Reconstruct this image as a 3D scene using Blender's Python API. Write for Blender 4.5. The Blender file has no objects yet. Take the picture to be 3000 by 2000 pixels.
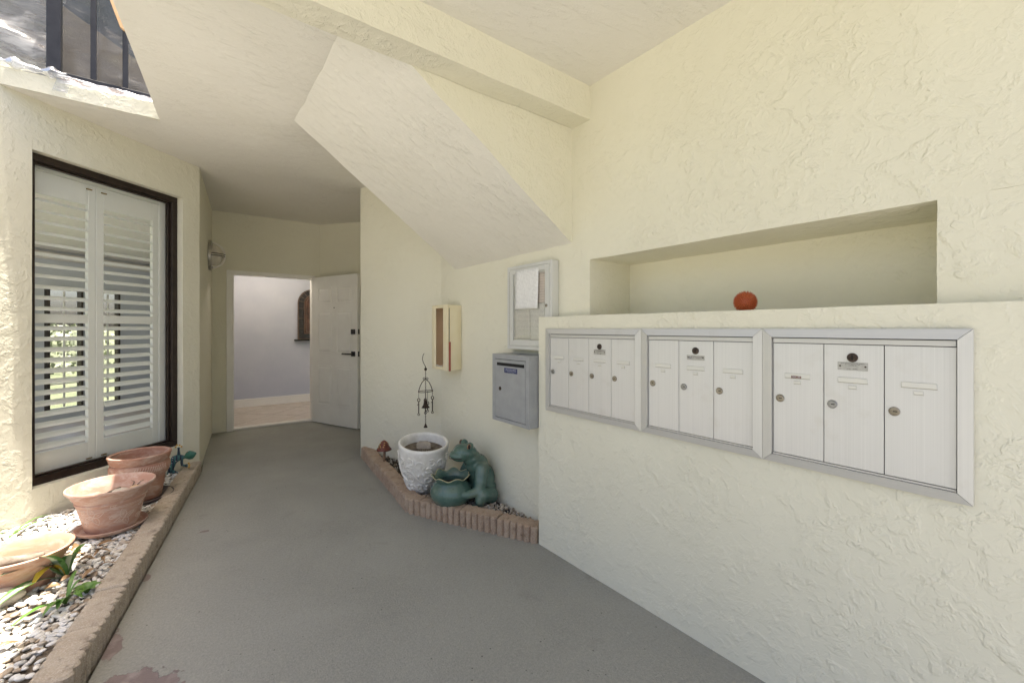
import bpy, bmesh, math, random
from mathutils import Vector, Matrix, noise

random.seed(7)
SC = bpy.context.scene
COL = SC.collection
R = math.radians

# ------------------------------------------------------------------ camera
cam_d = bpy.data.cameras.new("camera")
cam = bpy.data.objects.new("camera", cam_d)
COL.objects.link(cam)
cam.location = (0, 0, 1.315)
cam.rotation_euler = (R(90), 0, R(-37.14))
cam_d.sensor_width = 36
cam_d.lens = 36 * 985 / 2352
cam_d.shift_y = -29 / 2352
cam_d.clip_start = 0.02
cam_d.clip_end = 2000
SC.camera = cam

# ------------------------------------------------------------------ sky + sun
SUN_TO = Vector((0.078, -0.045, 1.0)).normalized()     # direction towards the sun (high noon)
w = bpy.data.worlds.new("World")
SC.world = w
w.use_nodes = True
wn = w.node_tree
bg = wn.nodes["Background"]
sky = wn.nodes.new("ShaderNodeTexSky")
sky.sky_type = 'NISHITA'
sky.sun_disc = False
sky.sun_elevation = math.asin(SUN_TO.z)
sky.sun_rotation = math.atan2(SUN_TO.x, SUN_TO.y)
sky.air_density = .75
sky.dust_density = 5.0
sky.ozone_density = .4
wn.links.new(sky.outputs[0], bg.inputs[0])
bg.inputs[1].default_value = 0.13
sun_d = bpy.data.lights.new("sun", 'SUN')
sun_d.energy = 5.0
sun_d.angle = R(0.53)
sun_d.color = (1.0, 0.97, 0.925)
sun = bpy.data.objects.new("sun", sun_d)
COL.objects.link(sun)
sun.rotation_euler = SUN_TO.to_track_quat('Z', 'Y').to_euler()
sun.location = (0, 0, 20)

SC.view_settings.view_transform = 'Standard'
SC.view_settings.look = 'None'
SC.view_settings.exposure = 1.58
SC.view_settings.use_white_balance = True
SC.view_settings.white_balance_temperature = 7050
SC.view_settings.white_balance_tint = 10
SC.view_settings.gamma = 1.0
SC.view_settings.use_curve_mapping = False
SC.render.engine = 'CYCLES'
SC.cycles.use_denoising = True
SC.cycles.max_bounces = 10
SC.cycles.diffuse_bounces = 8
SC.cycles.glossy_bounces = 4
SC.cycles.transparent_max_bounces = 24
SC.cycles.caustics_reflective = False
SC.cycles.caustics_refractive = False
SC.cycles.sample_clamp_indirect = 8.0

# ================================================================== materials
def new_mat(name, base=(.5, .5, .5), rough=.6, metal=0.0, spec=.5, coat=0.0):
    m = bpy.data.materials.new(name)
    m.use_nodes = True
    b = m.node_tree.nodes["Principled BSDF"]
    b.inputs["Base Color"].default_value = (*base, 1)
    b.inputs["Roughness"].default_value = rough
    b.inputs["Metallic"].default_value = metal
    b.inputs["Specular IOR Level"].default_value = spec
    b.inputs["Coat Weight"].default_value = coat
    return m

def N(m, typ, **kw):
    n = m.node_tree.nodes.new(typ)
    for k, v in kw.items():
        setattr(n, k, v)
    return n

def LK(m, a, b):
    m.node_tree.links.new(a, b)

def pos(m, scale=(1, 1, 1), space='world', rot=(0, 0, 0)):
    if space == 'world':
        src = N(m, "ShaderNodeNewGeometry").outputs["Position"]
    else:
        src = N(m, "ShaderNodeTexCoord").outputs["Object"]
    mp = N(m, "ShaderNodeMapping")
    mp.inputs["Scale"].default_value = scale
    mp.inputs["Rotation"].default_value = rot
    LK(m, src, mp.inputs["Vector"])
    return mp.outputs["Vector"]

def noi(m, vec, scale=5, detail=3, rough=.5, dist=0.0):
    n = N(m, "ShaderNodeTexNoise")
    n.inputs["Scale"].default_value = scale
    n.inputs["Detail"].default_value = detail
    n.inputs["Roughness"].default_value = rough
    n.inputs["Distortion"].default_value = dist
    LK(m, vec, n.inputs["Vector"])
    return n.outputs["Fac"]

def ramp(m, fac, pts, interp='LINEAR'):
    n = N(m, "ShaderNodeValToRGB")
    n.color_ramp.interpolation = interp
    el = n.color_ramp.elements
    while len(el) < len(pts):
        el.new(.5)
    for e_, (p, c) in zip(el, pts):
        e_.position = p
        e_.color = (c, c, c, 1) if not isinstance(c, tuple) else (*c, 1)
    LK(m, fac, n.inputs["Fac"])
    return n.outputs["Color"]

def mth(m, op, a, b=None):
    n = N(m, "ShaderNodeMath", operation=op)
    for i, v in enumerate((a, b)):
        if v is None:
            continue
        if isinstance(v, (int, float)):
            n.inputs[i].default_value = v
        else:
            LK(m, v, n.inputs[i])
    return n.outputs[0]

def mixc(m, fac, a, b, blend='MIX'):
    n = N(m, "ShaderNodeMix", data_type='RGBA', blend_type=blend)
    if isinstance(fac, (int, float)):
        n.inputs[0].default_value = fac
    else:
        LK(m, fac, n.inputs[0])
    for i, v in ((6, a), (7, b)):
        if isinstance(v, tuple):
            n.inputs[i].default_value = (*v, 1)
        else:
            LK(m, v, n.inputs[i])
    return n.outputs[2]

def BS(m):
    return m.node_tree.nodes["Principled BSDF"]

def bump(m, height, dist=.003, strength=1.0):
    n = N(m, "ShaderNodeBump")
    n.inputs["Distance"].default_value = dist
    n.inputs["Strength"].default_value = strength
    LK(m, height, n.inputs["Height"])
    LK(m, n.outputs["Normal"], BS(m).inputs["Normal"])

def mottled(name, c1, c2, scale=8, rough=.7, dist=.0015, bscale=60, metal=0.0, space='world', lo=.35, hi=.65, spec=.5, coat=0.0, strength=1.0):
    m = new_mat(name, c1, rough, metal, spec, coat)
    v = pos(m, space=space)
    f = ramp(m, noi(m, v, scale, 5, .6), [(lo, 0.0), (hi, 1.0)])
    LK(m, mixc(m, f, c1, c2), BS(m).inputs["Base Color"])
    if dist:
        bump(m, noi(m, v, bscale, 4, .6), dist, strength)
    return m

def stucco(name, c1, c2, kind='wall', amp=1.0):
    """skip-trowelled painted stucco: flat plateaus, ragged ridges, crumbs, fine sand"""
    m = new_mat(name, c1, .75, spec=.3)
    v = pos(m, (1, 1, 1) if kind == 'wall' else (.6, 1.7, 1))
    big = noi(m, v, 9.0, 5, .58, .35)
    plate = ramp(m, big, [(.44, 0.0), (.50, .5), (.57, 1.0)], 'EASE')
    med = noi(m, v, 31, 3, .58, .5)
    lump = ramp(m, med, [(.46, 0.0), (.62, 1.0)], 'EASE')
    mask = ramp(m, big, [(.36, .55), (.47, .15), (.55, 1.0), (.66, .3)])
    sand = noi(m, v, 150, 2, .6)
    k = 1.0 if kind == 'wall' else .6
    h = mth(m, 'MULTIPLY', plate, .75 * k)
    h = mth(m, 'ADD', h, mth(m, 'MULTIPLY', mth(m, 'MULTIPLY', lump, mask), .62 * k))
    h = mth(m, 'ADD', h, mth(m, 'MULTIPLY', sand, .13))
    calm = ramp(m, noi(m, pos(m), 1.9, 2, .5), [(.36, .35), (.62, 1.0)])
    h = mth(m, 'MULTIPLY', h, calm)
    bump(m, h, .0030 * amp, 1.0)
    f = ramp(m, noi(m, pos(m), 1.7, 4, .6), [(.3, 0.0), (.7, 1.0)])
    LK(m, mixc(m, f, c1, c2), BS(m).inputs["Base Color"])
    return m

M = {}
M['wall'] = stucco("cream_stucco", (.72, .695, .570), (.745, .724, .603))
M['ceil'] = stucco("ceiling_stucco", (.735, .715, .65), (.765, .747, .69), 'ceil', 1.5)

def floor_mat():
    m = new_mat("painted_concrete", (.2, .2, .18), .62, spec=.4)
    v = pos(m)
    f = ramp(m, noi(m, v, 1.3, 6, .6, .6), [(.32, 0.0), (.68, 1.0)])
    col = mixc(m, f, (.225, .226, .205), (.285, .286, .262))
    f2 = ramp(m, noi(m, v, 90, 4, .7), [(.35, 0.0), (.7, 1.0)])
    col = mixc(m, mth(m, 'MULTIPLY', f2, .5), col, (.41, .40, .36))
    # dirt stains
    st = ramp(m, noi(m, v, 4.2, 6, .7, .3), [(.58, 0.0), (.78, .5)])
    col = mixc(m, st, col, (.165, .16, .14))
    # dark specks and a few pale ones
    vo = N(m, "ShaderNodeTexVoronoi")
    vo.inputs["Scale"].default_value = 22
    LK(m, v, vo.inputs["Vector"])
    sp = ramp(m, vo.outputs["Distance"], [(.05, 1.0), (.10, 0.0)])
    pick = ramp(m, noi(m, v, 31, 2), [(.52, 0.0), (.56, 1.0)])
    col = mixc(m, mth(m, 'MULTIPLY', sp, pick), col, (.05, .048, .042))
    vo2 = N(m, "ShaderNodeTexVoronoi")
    vo2.inputs["Scale"].default_value = 9
    LK(m, v, vo2.inputs["Vector"])
    sp2 = ramp(m, vo2.outputs["Distance"], [(.03, 1.0), (.06, 0.0)])
    pick2 = ramp(m, noi(m, v, 7, 2), [(.55, 0.0), (.60, 1.0)])
    col = mixc(m, mth(m, 'MULTIPLY', sp2, mth(m, 'MULTIPLY', pick2, .8)), col, (.42, .42, .39))
    # places where the grey paint has peeled off an older mauve coat
    sep = N(m, "ShaderNodeSeparateXYZ")
    LK(m, v, sep.inputs[0])
    X_, Y_ = sep.outputs[0], sep.outputs[1]
    tot = None
    for cx, cy, rx, ry in ((-.19, 2.09, .115, .12), (-.085, 2.02, .075, .08), (-.25, 2.43, .030, .11), (-.18, 2.98, .02, .05), (.33, 2.16, .0, .0), (.09, 3.43, .035, .02)):
        if rx == 0:
            continue
        dx = mth(m, 'DIVIDE', mth(m, 'SUBTRACT', X_, cx), rx)
        dy = mth(m, 'DIVIDE', mth(m, 'SUBTRACT', Y_, cy), ry)
        d = mth(m, 'SQRT', mth(m, 'ADD', mth(m, 'MULTIPLY', dx, dx), mth(m, 'MULTIPLY', dy, dy)))
        tot = d if tot is None else mth(m, 'MINIMUM', tot, d)
    wob = mth(m, 'MULTIPLY', mth(m, 'SUBTRACT', noi(m, v, 17, 6, .62), .5), 2.2)
    peel = ramp(m, mth(m, 'MULTIPLY', mth(m, 'ADD', tot, wob), .5), [(.485, 1.0), (.505, 0.0)])
    mauve = mixc(m, ramp(m, noi(m, v, 14, 4), [(.55, 0.0), (.75, 1.0)]), (.21, .165, .158), (.32, .27, .255))
    col = mixc(m, peel, col, mauve)
    LK(m, col, BS(m).inputs["Base Color"])
    h = mth(m, 'ADD', mth(m, 'MULTIPLY', noi(m, v, 150, 4, .65), .8), mth(m, 'MULTIPLY', noi(m, v, 28, 4, .6), .6))
    h = mth(m, 'SUBTRACT', h, mth(m, 'MULTIPLY', peel, .5))
    bump(m, h, .0042, 1.0)
    LK(m, mth(m, 'ADD', mth(m, 'MULTIPLY', noi(m, v, 2.3, 3), .35), .42), BS(m).inputs["Roughness"])
    return m

M['floor'] = floor_mat()
M['lawn'] = mottled("lawn", (.12, .145, .075), (.17, .19, .11), 3, .9, .02, 40)
M['bouncepave'] = mottled("bounce_concrete", (.245, .245, .24), (.305, .305, .30), 2, .85, .002, 80)
M['soil'] = mottled("soil", (.085, .065, .048), (.20, .165, .125), 25, .95, .01, 60)
M['darkmulch'] = mottled("mulch", (.03, .022, .016), (.075, .055, .038), 40, .95, .01, 80)

def rnd_mat(name, cols, rough=.6, bscale=90, dist=.0008):
    """colour picked per object / per island, with mottling"""
    m = new_mat(name, cols[0], rough)
    g = N(m, "ShaderNodeObjectInfo").outputs["Random"]
    g2 = N(m, "ShaderNodeNewGeometry").outputs["Random Per Island"]
    f = mth(m, 'FRACT', mth(m, 'ADD', g, g2))
    n = N(m, "ShaderNodeValToRGB")
    n.color_ramp.interpolation = 'CONSTANT'
    el = n.color_ramp.elements
    while len(el) < len(cols):
        el.new(.5)
    for i, (e_, c) in enumerate(zip(el, cols)):
        e_.position = i / len(cols)
        e_.color = (*c, 1)
    LK(m, f, n.inputs["Fac"])
    v = pos(m)
    mm = ramp(m, noi(m, v, 45, 4, .6), [(.3, .78), (.7, 1.12)])
    LK(m, mixc(m, 1.0, n.outputs["Color"], mm, 'MULTIPLY'), BS(m).inputs["Base Color"])
    bump(m, noi(m, v, bscale, 4, .6), dist, 1.0)
    return m

M['pebble'] = rnd_mat("white_pebble", [(.60, .58, .54), (.70, .69, .66), (.54, .52, .48), (.66, .63, .58), (.72, .72, .70), (.44, .38, .31), (.62, .62, .60), (.57, .52, .44), (.68, .67, .63), (.36, .28, .20), (.66, .65, .62), (.59, .58, .56)], .55)
M['gravel'] = rnd_mat("limestone_gravel", [(.40, .34, .27), (.48, .42, .35), (.33, .27, .21), (.44, .40, .35), (.28, .22, .16), (.50, .46, .40)], .85)

def block_mat(name, c1, c2, c3):
    m = new_mat(name, c1, .92, spec=.2)
    v = pos(m)
    col = mixc(m, ramp(m, noi(m, v, 9, 4, .6), [(.35, 0.0), (.65, 1.0)]), c1, c2)
    col = mixc(m, ramp(m, noi(m, v, 190, 3, .7), [(.5, 0.0), (.68, .75)]), col, c3)
    col = mixc(m, ramp(m, noi(m, v, 22, 5, .7), [(.54, 0.0), (.70, .65)]), col, tuple(x * .40 for x in c1))
    LK(m, col, BS(m).inputs["Base Color"])
    bump(m, mth(m, 'ADD', noi(m, v, 130, 4, .7), noi(m, v, 45, 3)), .006, 1.0)
    return m

M['blockR'] = block_mat("salmon_concrete_block", (.38, .265, .19), (.45, .34, .25), (.60, .51, .42))
M['blockL'] = block_mat("weathered_concrete_block", (.40, .33, .255), (.47, .405, .325), (.62, .56, .48))

M['alu'] = None
def alu(name, base, axis='z', amp=.10, rough=.38, metal=.25):
    m = new_mat(name, base, rough, metal)
    s = (1, 520, .9) if axis == 'z' else (1, .9, 520)
    f = noi(m, pos(m, s), 1.0, 3, .6)
    col = mixc(m, ramp(m, f, [(.3, 0.0), (.7, 1.0)]), tuple(x * (1 - amp) for x in base), tuple(min(1, x * (1 + amp)) for x in base))
    gr = ramp(m, noi(m, pos(m), 7, 5, .65), [(.58, 0.0), (.82, .35)])
    col = mixc(m, gr, col, (base[0] * .72, base[1] * .66, base[2] * .55))
    LK(m, col, BS(m).inputs["Base Color"])
    bump(m, f, .0003, .5)
    return m
M['alu_door'] = alu("brushed_aluminium_door", (.63, .625, .605), "z", .055)
M['alu_frame'] = alu("satin_aluminium_trim", (.57, .56, .53), 'y', .05, .4, .3)
M['alu_framez'] = alu("satin_aluminium_trim_upright", (.58, .575, .545), 'z', .05, .4, .3)
M['black'] = new_mat("black_recess", (.006, .006, .006), .8)
M['lockmetal'] = mottled("tarnished_lock_metal", (.20, .17, .12), (.34, .31, .26), 70, .38, .0003, 300, .8)
M['lockchrome'] = mottled("chrome_lock_metal", (.22, .22, .22), (.30, .30, .29), 60, .35, .0002, 300, .9)
M['lockdark'] = mottled("dark_bronze_lock", (.035, .022, .016), (.07, .05, .04), 60, .35, .0003, 300, .6)
M['plate'] = mottled("engraved_plate_metal", (.38, .37, .34), (.45, .44, .41), 120, .45, .0002, 300, .4)
M['ink'] = new_mat("dark_ink", (.03, .03, .035), .7)
M['blueink'] = new_mat("navy_ink", (.02, .022, .09), .6)
M['whiteink'] = new_mat("pale_print", (.55, .58, .66), .7)
M['holder'] = new_mat("clear_name_holder", (.66, .65, .60), .18, spec=.6)
M['brownlabel'] = new_mat("brown_label_tape", (.20, .10, .065), .45)
M['navylabel'] = mottled("navy_sticker", (.022, .028, .10), (.035, .045, .14), 40, .4, 0, 1)
M['boxgrey'] = mottled("grey_powder_coat", (.30, .31, .315), (.34, .35, .355), 14, .45, .0004, 350)
M['boardalu'] = alu("notice_board_aluminium", (.64, .645, .62), 'z', .04, .42, .2)
M['cream_plastic'] = mottled("cream_plastic", (.74, .66, .44), (.78, .71, .52), 6, .42, .0003, 200)
M['tanback'] = mottled("tan_cabinet_back", (.58, .43, .29), (.64, .49, .35), 9, .7, .0004, 120)
M['redbar'] = mottled("faded_red_plastic", (.30, .065, .04), (.36, .10, .07), 30, .5, .0003, 150)
M['iron'] = mottled("rusty_wrought_iron", (.035, .024, .018), (.085, .055, .038), 60, .65, .0006, 220, .5)
M['whitepaint'] = mottled("white_door_paint", (.80, .78, .73), (.84, .825, .775), 5, .40, .0004, 160)
M['shutterwhite'] = mottled("white_shutter_paint", (.82, .83, .80), (.85, .86, .83), 5, .38, .0002, 100)
M['bronze'] = mottled("dark_bronze_window_frame", (.022, .014, .011), (.04, .027, .021), 12, .32, .0004, 120, .3)
M['blackmetal'] = mottled("black_powder_coat", (.012, .012, .015), (.022, .022, .026), 20, .35, .0002, 200)
M['brass'] = mottled("brass_latch", (.28, .18, .05), (.36, .26, .10), 60, .35, 0, 1, .8)
M['lampsilver'] = mottled("brushed_nickel", (.42, .40, .37), (.50, .48, .45), 40, .3, .0002, 200, .9)
M['frost'] = new_mat("frosted_lamp_glass", (.62, .58, .50), .35, coat=.2)
M['whiteglaze'] = None
def glaze_white():
    m = new_mat("white_crackled_glaze", (.7, .68, .63), .33, spec=.5)
    v = pos(m)
    f = ramp(m, noi(m, v, 14, 5, .65), [(.35, 0.0), (.68, 1.0)])
    col = mixc(m, f, (.68, .655, .60), (.83, .82, .785))
    col = mixc(m, ramp(m, noi(m, v, 55, 4, .7), [(.62, 0.0), (.78, .6)]), col, (.38, .33, .25))
    LK(m, col, BS(m).inputs["Base Color"])
    bump(m, noi(m, v, 60, 4), .0012, .7)
    return m
M['whiteglaze'] = glaze_white()
def glaze_green():
    m = new_mat("teal_frog_glaze", (.06, .16, .12), .14, spec=.55)
    v = pos(m)
    f = ramp(m, noi(m, v, 11, 5, .6), [(.32, 0.0), (.68, 1.0)])
    col = mixc(m, f, (.045, .105, .088), (.105, .175, .140))
    f2 = ramp(m, noi(m, v, 5, 4, .6), [(.52, 0.0), (.72, .75)])
    col = mixc(m, f2, col, (.17, .17, .115))
    f3 = ramp(m, noi(m, v, 38, 5, .7), [(.60, 0.0), (.75, .7)])
    col = mixc(m, f3, col, (.03, .055, .05))
    LK(m, col, BS(m).inputs["Base Color"])
    bump(m, noi(m, v, 55, 4), .0012, .6)
    return m
M['greenglaze'] = glaze_green()
M['eyedark'] = new_mat("brown_glass_eye", (.03, .012, .008), .1)
M['eyerim'] = new_mat("ochre_eye_rim", (.25, .13, .06), .3)
M['rimcream'] = new_mat("cream_glaze_edge", (.36, .34, .20), .3)
def terra(name, c1, c2, pale):
    m = new_mat(name, c1, .85, spec=.25)
    v = pos(m)
    col = mixc(m, ramp(m, noi(m, v, 7, 5, .6), [(.35, 0.0), (.65, 1.0)]), c1, c2)
    col = mixc(m, ramp(m, noi(m, pos(m, (1, 1, 2.6)), 8, 6, .7, .5), [(.46, 0.0), (.68, .8)]), col, pale)
    col = mixc(m, ramp(m, noi(m, v, 16, 5, .7), [(.66, 0.0), (.80, .5)]), col, (.10, .075, .05))
    LK(m, col, BS(m).inputs["Base Color"])
    bump(m, noi(m, pos(m, (1, 1, 4)), 55, 4), .001, .7)
    return m
M['terra1'] = terra("orange_terracotta", (.47, .25, .165), (.52, .29, .20), (.60, .44, .36))
M['terra2'] = terra("pink_weathered_terracotta", (.45, .265, .20), (.51, .325, .25), (.66, .55, .48))
M['terra3'] = terra("dark_weathered_terracotta", (.37, .18, .125), (.44, .245, .175), (.62, .51, .43))
M['saucerdark'] = mottled("dark_plastic_saucer", (.05, .035, .035), (.11, .08, .075), 20, .5, .0004, 100)
M['etch'] = new_mat("pale_incised_line", (.62, .48, .40), .9)
M['ball'] = mottled("red_rubber", (.42, .085, .025), (.50, .13, .045), 20, .4, .0003, 200)
M['mushcap'] = mottled("rust_red_metal", (.11, .028, .018), (.19, .05, .03), 40, .45, .0005, 150)
M['mushspot'] = new_mat("ochre_spot", (.45, .27, .10), .6)
M['mushstem'] = mottled("tan_metal_stem", (.22, .14, .09), (.30, .2, .13), 30, .6, .0004, 150)
def gecko_mat():
    m = new_mat("striped_gecko_enamel", (.05, .17, .18), .35)
    v = pos(m, space='object')
    wv = N(m, "ShaderNodeTexWave", wave_type='BANDS', bands_direction='X')
    wv.inputs["Scale"].default_value = 12
    wv.inputs["Distortion"].default_value = 1.2
    LK(m, v, wv.inputs["Vector"])
    f = ramp(m, wv.outputs["Fac"], [(.22, 0.0), (.30, 1.0)])
    teal = mixc(m, noi(m, v, 22, 3), (.02, .075, .11), (.06, .18, .17))
    LK(m, mixc(m, f, (.008, .012, .04), teal), BS(m).inputs["Base Color"])
    return m
M['gecko'] = gecko_mat()
M['geckohead'] = mottled("green_gecko_enamel", (.02, .11, .08), (.04, .17, .12), 40, .35, 0, 1, space='object')
M['geckodark'] = mottled("navy_gecko_enamel", (.008, .01, .035), (.02, .03, .09), 40, .35, 0, 1, space='object')
M['geckotoe'] = new_mat("yellow_enamel", (.55, .33, .06), .35)
M['geckodot'] = new_mat("white_enamel_dot", (.75, .75, .8), .35)
M['lavwall'] = mottled("lavender_grey_wall", (.42, .43, .50), (.46, .47, .53), 3, .7, .0005, 150)
M['greywall'] = mottled("pale_blue_grey_wall", (.60, .63, .68), (.64, .67, .71), 3, .7, .0005, 150)
M['trimwhite'] = mottled("white_trim_paint", (.74, .71, .66), (.78, .75, .70), 6, .4, .0002, 100)
def tile_mat():
    m = new_mat("beige_stone_tile", (.48, .38, .30), .35)
    v = pos(m)
    col = mixc(m, ramp(m, noi(m, v, 6, 6, .65, 1.0), [(.35, 0.0), (.65, 1.0)]), (.50, .42, .345), (.60, .53, .46))
    LK(m, col, BS(m).inputs["Base Color"])
    return m
M['tile'] = tile_mat()
M['leadglass'] = mottled("dark_stained_glass", (.012, .011, .013), (.05, .04, .04), 9, .12, .003, 30)
M['coppglass'] = mottled("copper_stained_glass", (.05, .022, .016), (.14, .065, .045), 14, .15, .003, 30)
M['lead'] = mottled("copper_leading", (.15, .10, .075), (.24, .17, .13), 40, .3, 0, 1, .9)
M['leaf'] = None
def leaf_mat(name, g1, g2, mid=None):
    m = new_mat(name, g1, .4, spec=.4)
    v = pos(m, space='object')
    col = mixc(m, ramp(m, noi(m, v, 30, 4, .6), [(.35, 0.0), (.65, 1.0)]), g1, g2)
    if mid:
        # uv.x runs across the blade: pale margins or pale centre
        uv = N(m, "ShaderNodeTexCoord").outputs["UV"]
        sep = N(m, "ShaderNodeSeparateXYZ")
        LK(m, uv, sep.inputs[0])
        d = mth(m, 'ABSOLUTE', mth(m, 'SUBTRACT', sep.outputs[0], .5))
        d = mth(m, 'ADD', d, mth(m, 'MULTIPLY', mth(m, 'SUBTRACT', noi(m, v, 50, 3), .5), .35))
        col = mixc(m, ramp(m, d, [(.16, 1.0), (.26, 0.0)]), col, mid)
    LK(m, col, BS(m).inputs["Base Color"])
    BS(m).inputs["Transmission Weight"].default_value = 0.0
    BS(m).inputs["Subsurface Weight"].default_value = 0.0
    return m
M['leaf'] = leaf_mat("variegated_leaf", (.06, .16, .035), (.10, .22, .06), (.52, .58, .40))
M['leafyellow'] = leaf_mat("yellowed_leaf", (.50, .36, .03), (.42, .30, .04))
M['weed'] = leaf_mat("weed_leaf", (.06, .15, .025), (.13, .24, .05))
M['hedge'] = leaf_mat("hedge_leaf", (.19, .215, .145), (.28, .30, .21))
M['deadleaf'] = leaf_mat("dead_leaf", (.20, .115, .055), (.30, .20, .115))
M['wood'] = mottled("grey_driftwood", (.16, .13, .10), (.30, .26, .21), 22, .9, .003, 60)
M['handrail'] = mottled("tan_wood_trim", (.45, .28, .15), (.52, .34, .20), 14, .6, .0006, 90)
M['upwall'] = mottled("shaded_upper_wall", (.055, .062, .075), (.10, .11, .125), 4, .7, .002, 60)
M['upbrown'] = mottled("brown_stair_side", (.15, .125, .10), (.20, .17, .14), 5, .7, .002, 60)
M['copper'] = mottled("brown_flashing", (.22, .13, .085), (.30, .19, .13), 12, .45, .001, 60)
M['paper'] = new_mat("white_paper", (.80, .80, .79), .85)

def print_mat(name, paper, ink, pitch, amount=.5, z0=0.0, tilt=0.0):
    """a sheet with rows of small print"""
    m = new_mat(name, paper, .85, spec=.2)
    v = pos(m)
    sep = N(m, "ShaderNodeSeparateXYZ")
    LK(m, v, sep.inputs[0])
    zz = mth(m, 'ADD', sep.outputs[2], mth(m, 'MULTIPLY', sep.outputs[1], tilt))
    row = mth(m, 'FRACT', mth(m, 'DIVIDE', zz, pitch))
    rowm = ramp(m, row, [(.30, 0.0), (.38, 1.0), (.68, 1.0), (.76, 0.0)])
    word = ramp(m, noi(m, pos(m, (1, 260, 1 / pitch * .35)), 1, 2), [(.42, 0.0), (.50, 1.0)])
    para = ramp(m, noi(m, pos(m, (1, 3, 28)), 1, 2), [(1 - amount - .05, 0.0), (1 - amount + .03, 1.0)])
    f = mth(m, 'MULTIPLY', mth(m, 'MULTIPLY', rowm, word), para)
    LK(m, mixc(m, mth(m, 'MULTIPLY', f, .34), paper, ink), BS(m).inputs["Base Color"])
    return m
M['print_white'] = print_mat("typed_notice_print", (.80, .80, .79), (.16, .16, .18), .0085, .62)
M['print_old'] = print_mat("old_notice_print", (.72, .70, .67), (.20, .17, .16), .0078, .8)
M['print_old2'] = print_mat("tilted_notice_print", (.75, .74, .72), (.20, .2, .2), .0080, .78, tilt=.12)
M['print_pink'] = print_mat("pinkish_notice_print", (.70, .62, .59), (.30, .16, .15), .016, .75)

def glass_mat(name, tint=(1, 1, 1), refl=1.0):
    m = bpy.data.materials.new(name)
    m.use_nodes = True
    nt = m.node_tree
    for n in list(nt.nodes):
        if n.type != 'OUTPUT_MATERIAL':
            nt.nodes.remove(n)
    out = [n for n in nt.nodes][0]
    t = N(m, "ShaderNodeBsdfTransparent")
    t.inputs[0].default_value = (*tint, 1)
    g = N(m, "ShaderNodeBsdfGlossy")
    g.inputs["Roughness"].default_value = .02
    f = N(m, "ShaderNodeFresnel")
    f.inputs[0].default_value = 1.5
    mx = N(m, "ShaderNodeMixShader")
    front = mth(m, 'SUBTRACT', 1.0, N(m, "ShaderNodeNewGeometry").outputs["Backfacing"])
    LK(m, mth(m, 'MULTIPLY', mth(m, 'MULTIPLY', f.outputs[0], refl), front), mx.inputs[0])
    LK(m, t.outputs[0], mx.inputs[1])
    LK(m, g.outputs[0], mx.inputs[2])
    LK(m, mx.outputs[0], out.inputs[0])
    return m
M['glass'] = glass_mat("window_glass", (.98, .985, .98), .8)
M['cabglass'] = glass_mat("cabinet_glass", (.95, .95, .93), 1.0)

def plastic_mat(name, milky, seed):
    m = bpy.data.materials.new(name)
    m.use_nodes = True
    nt = m.node_tree
    for n in list(nt.nodes):
        if n.type != 'OUTPUT_MATERIAL':
            nt.nodes.remove(n)
    out = [n for n in nt.nodes][0]
    t = N(m, "ShaderNodeBsdfTransparent")
    t.inputs[0].default_value = (.90, .91, .92, 1)
    d = N(m, "ShaderNodeBsdfTranslucent")
    d.inputs[0].default_value = (.75, .77, .80, 1)
    d2 = N(m, "ShaderNodeBsdfDiffuse")
    d2.inputs[0].default_value = (.7, .72, .75, 1)
    g = N(m, "ShaderNodeBsdfGlossy")
    g.inputs["Roughness"].default_value = .22
    v = pos(m, (1.2, 1.2, 3.5), rot=(0, .6, 0))
    fac = ramp(m, noi(m, v, 4 + seed, 4, .55, .8), [(.35, milky * .4), (.7, min(1, milky * 1.6))])
    bn = N(m, "ShaderNodeBump")
    bn.inputs["Distance"].default_value = .006
    LK(m, noi(m, v, 8, 3, .5, .8), bn.inputs["Height"])
    for s in (d, d2, g):
        LK(m, bn.outputs[0], s.inputs["Normal"])
    dm = N(m, "ShaderNodeMixShader")
    dm.inputs[0].default_value = .5
    LK(m, d.outputs[0], dm.inputs[1]); LK(m, d2.outputs[0], dm.inputs[2])
    m1 = N(m, "ShaderNodeMixShader")
    LK(m, fac, m1.inputs[0]); LK(m, t.outputs[0], m1.inputs[1]); LK(m, dm.outputs[0], m1.inputs[2])
    fr = N(m, "ShaderNodeFresnel")
    fr.inputs[0].default_value = 1.5
    LK(m, bn.outputs[0], fr.inputs["Normal"])
    m2 = N(m, "ShaderNodeMixShader")
    LK(m, mth(m, 'MULTIPLY', fr.outputs[0], .8), m2.inputs[0]); LK(m, m1.outputs[0], m2.inputs[1]); LK(m, g.outputs[0], m2.inputs[2])
    LK(m, m2.outputs[0], out.inputs[0])
    return m
M['plastic'] = plastic_mat("clear_plastic_sheet", .10, 0)
M['plasticmilky'] = plastic_mat("milky_plastic_sheet", .40, 2)

def emis(name, col, strength):
    m = new_mat(name, (.8, .8, .8), .5)
    BS(m).inputs["Emission Color"].default_value = (*col, 1)
    BS(m).inputs["Emission Strength"].default_value = strength
    return m
M['lampglow'] = emis("lit_lamp_glass", (1.0, .85, .66), 3.0)

# ================================================================== mesh helpers
WLOC = {}

def tag(o, label=None, cat=None, group=None, kind=None):
    for k, v in (("label", label), ("category", cat), ("group", group), ("kind", kind)):
        if v:
            o[k] = v
    return o

def empty(name, loc, label, cat, group=None):
    o = bpy.data.objects.new(name, None)
    o.empty_display_size = .05
    COL.objects.link(o)
    o.location = loc
    WLOC[o.name] = Vector(loc)
    return tag(o, label, cat, group)

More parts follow.
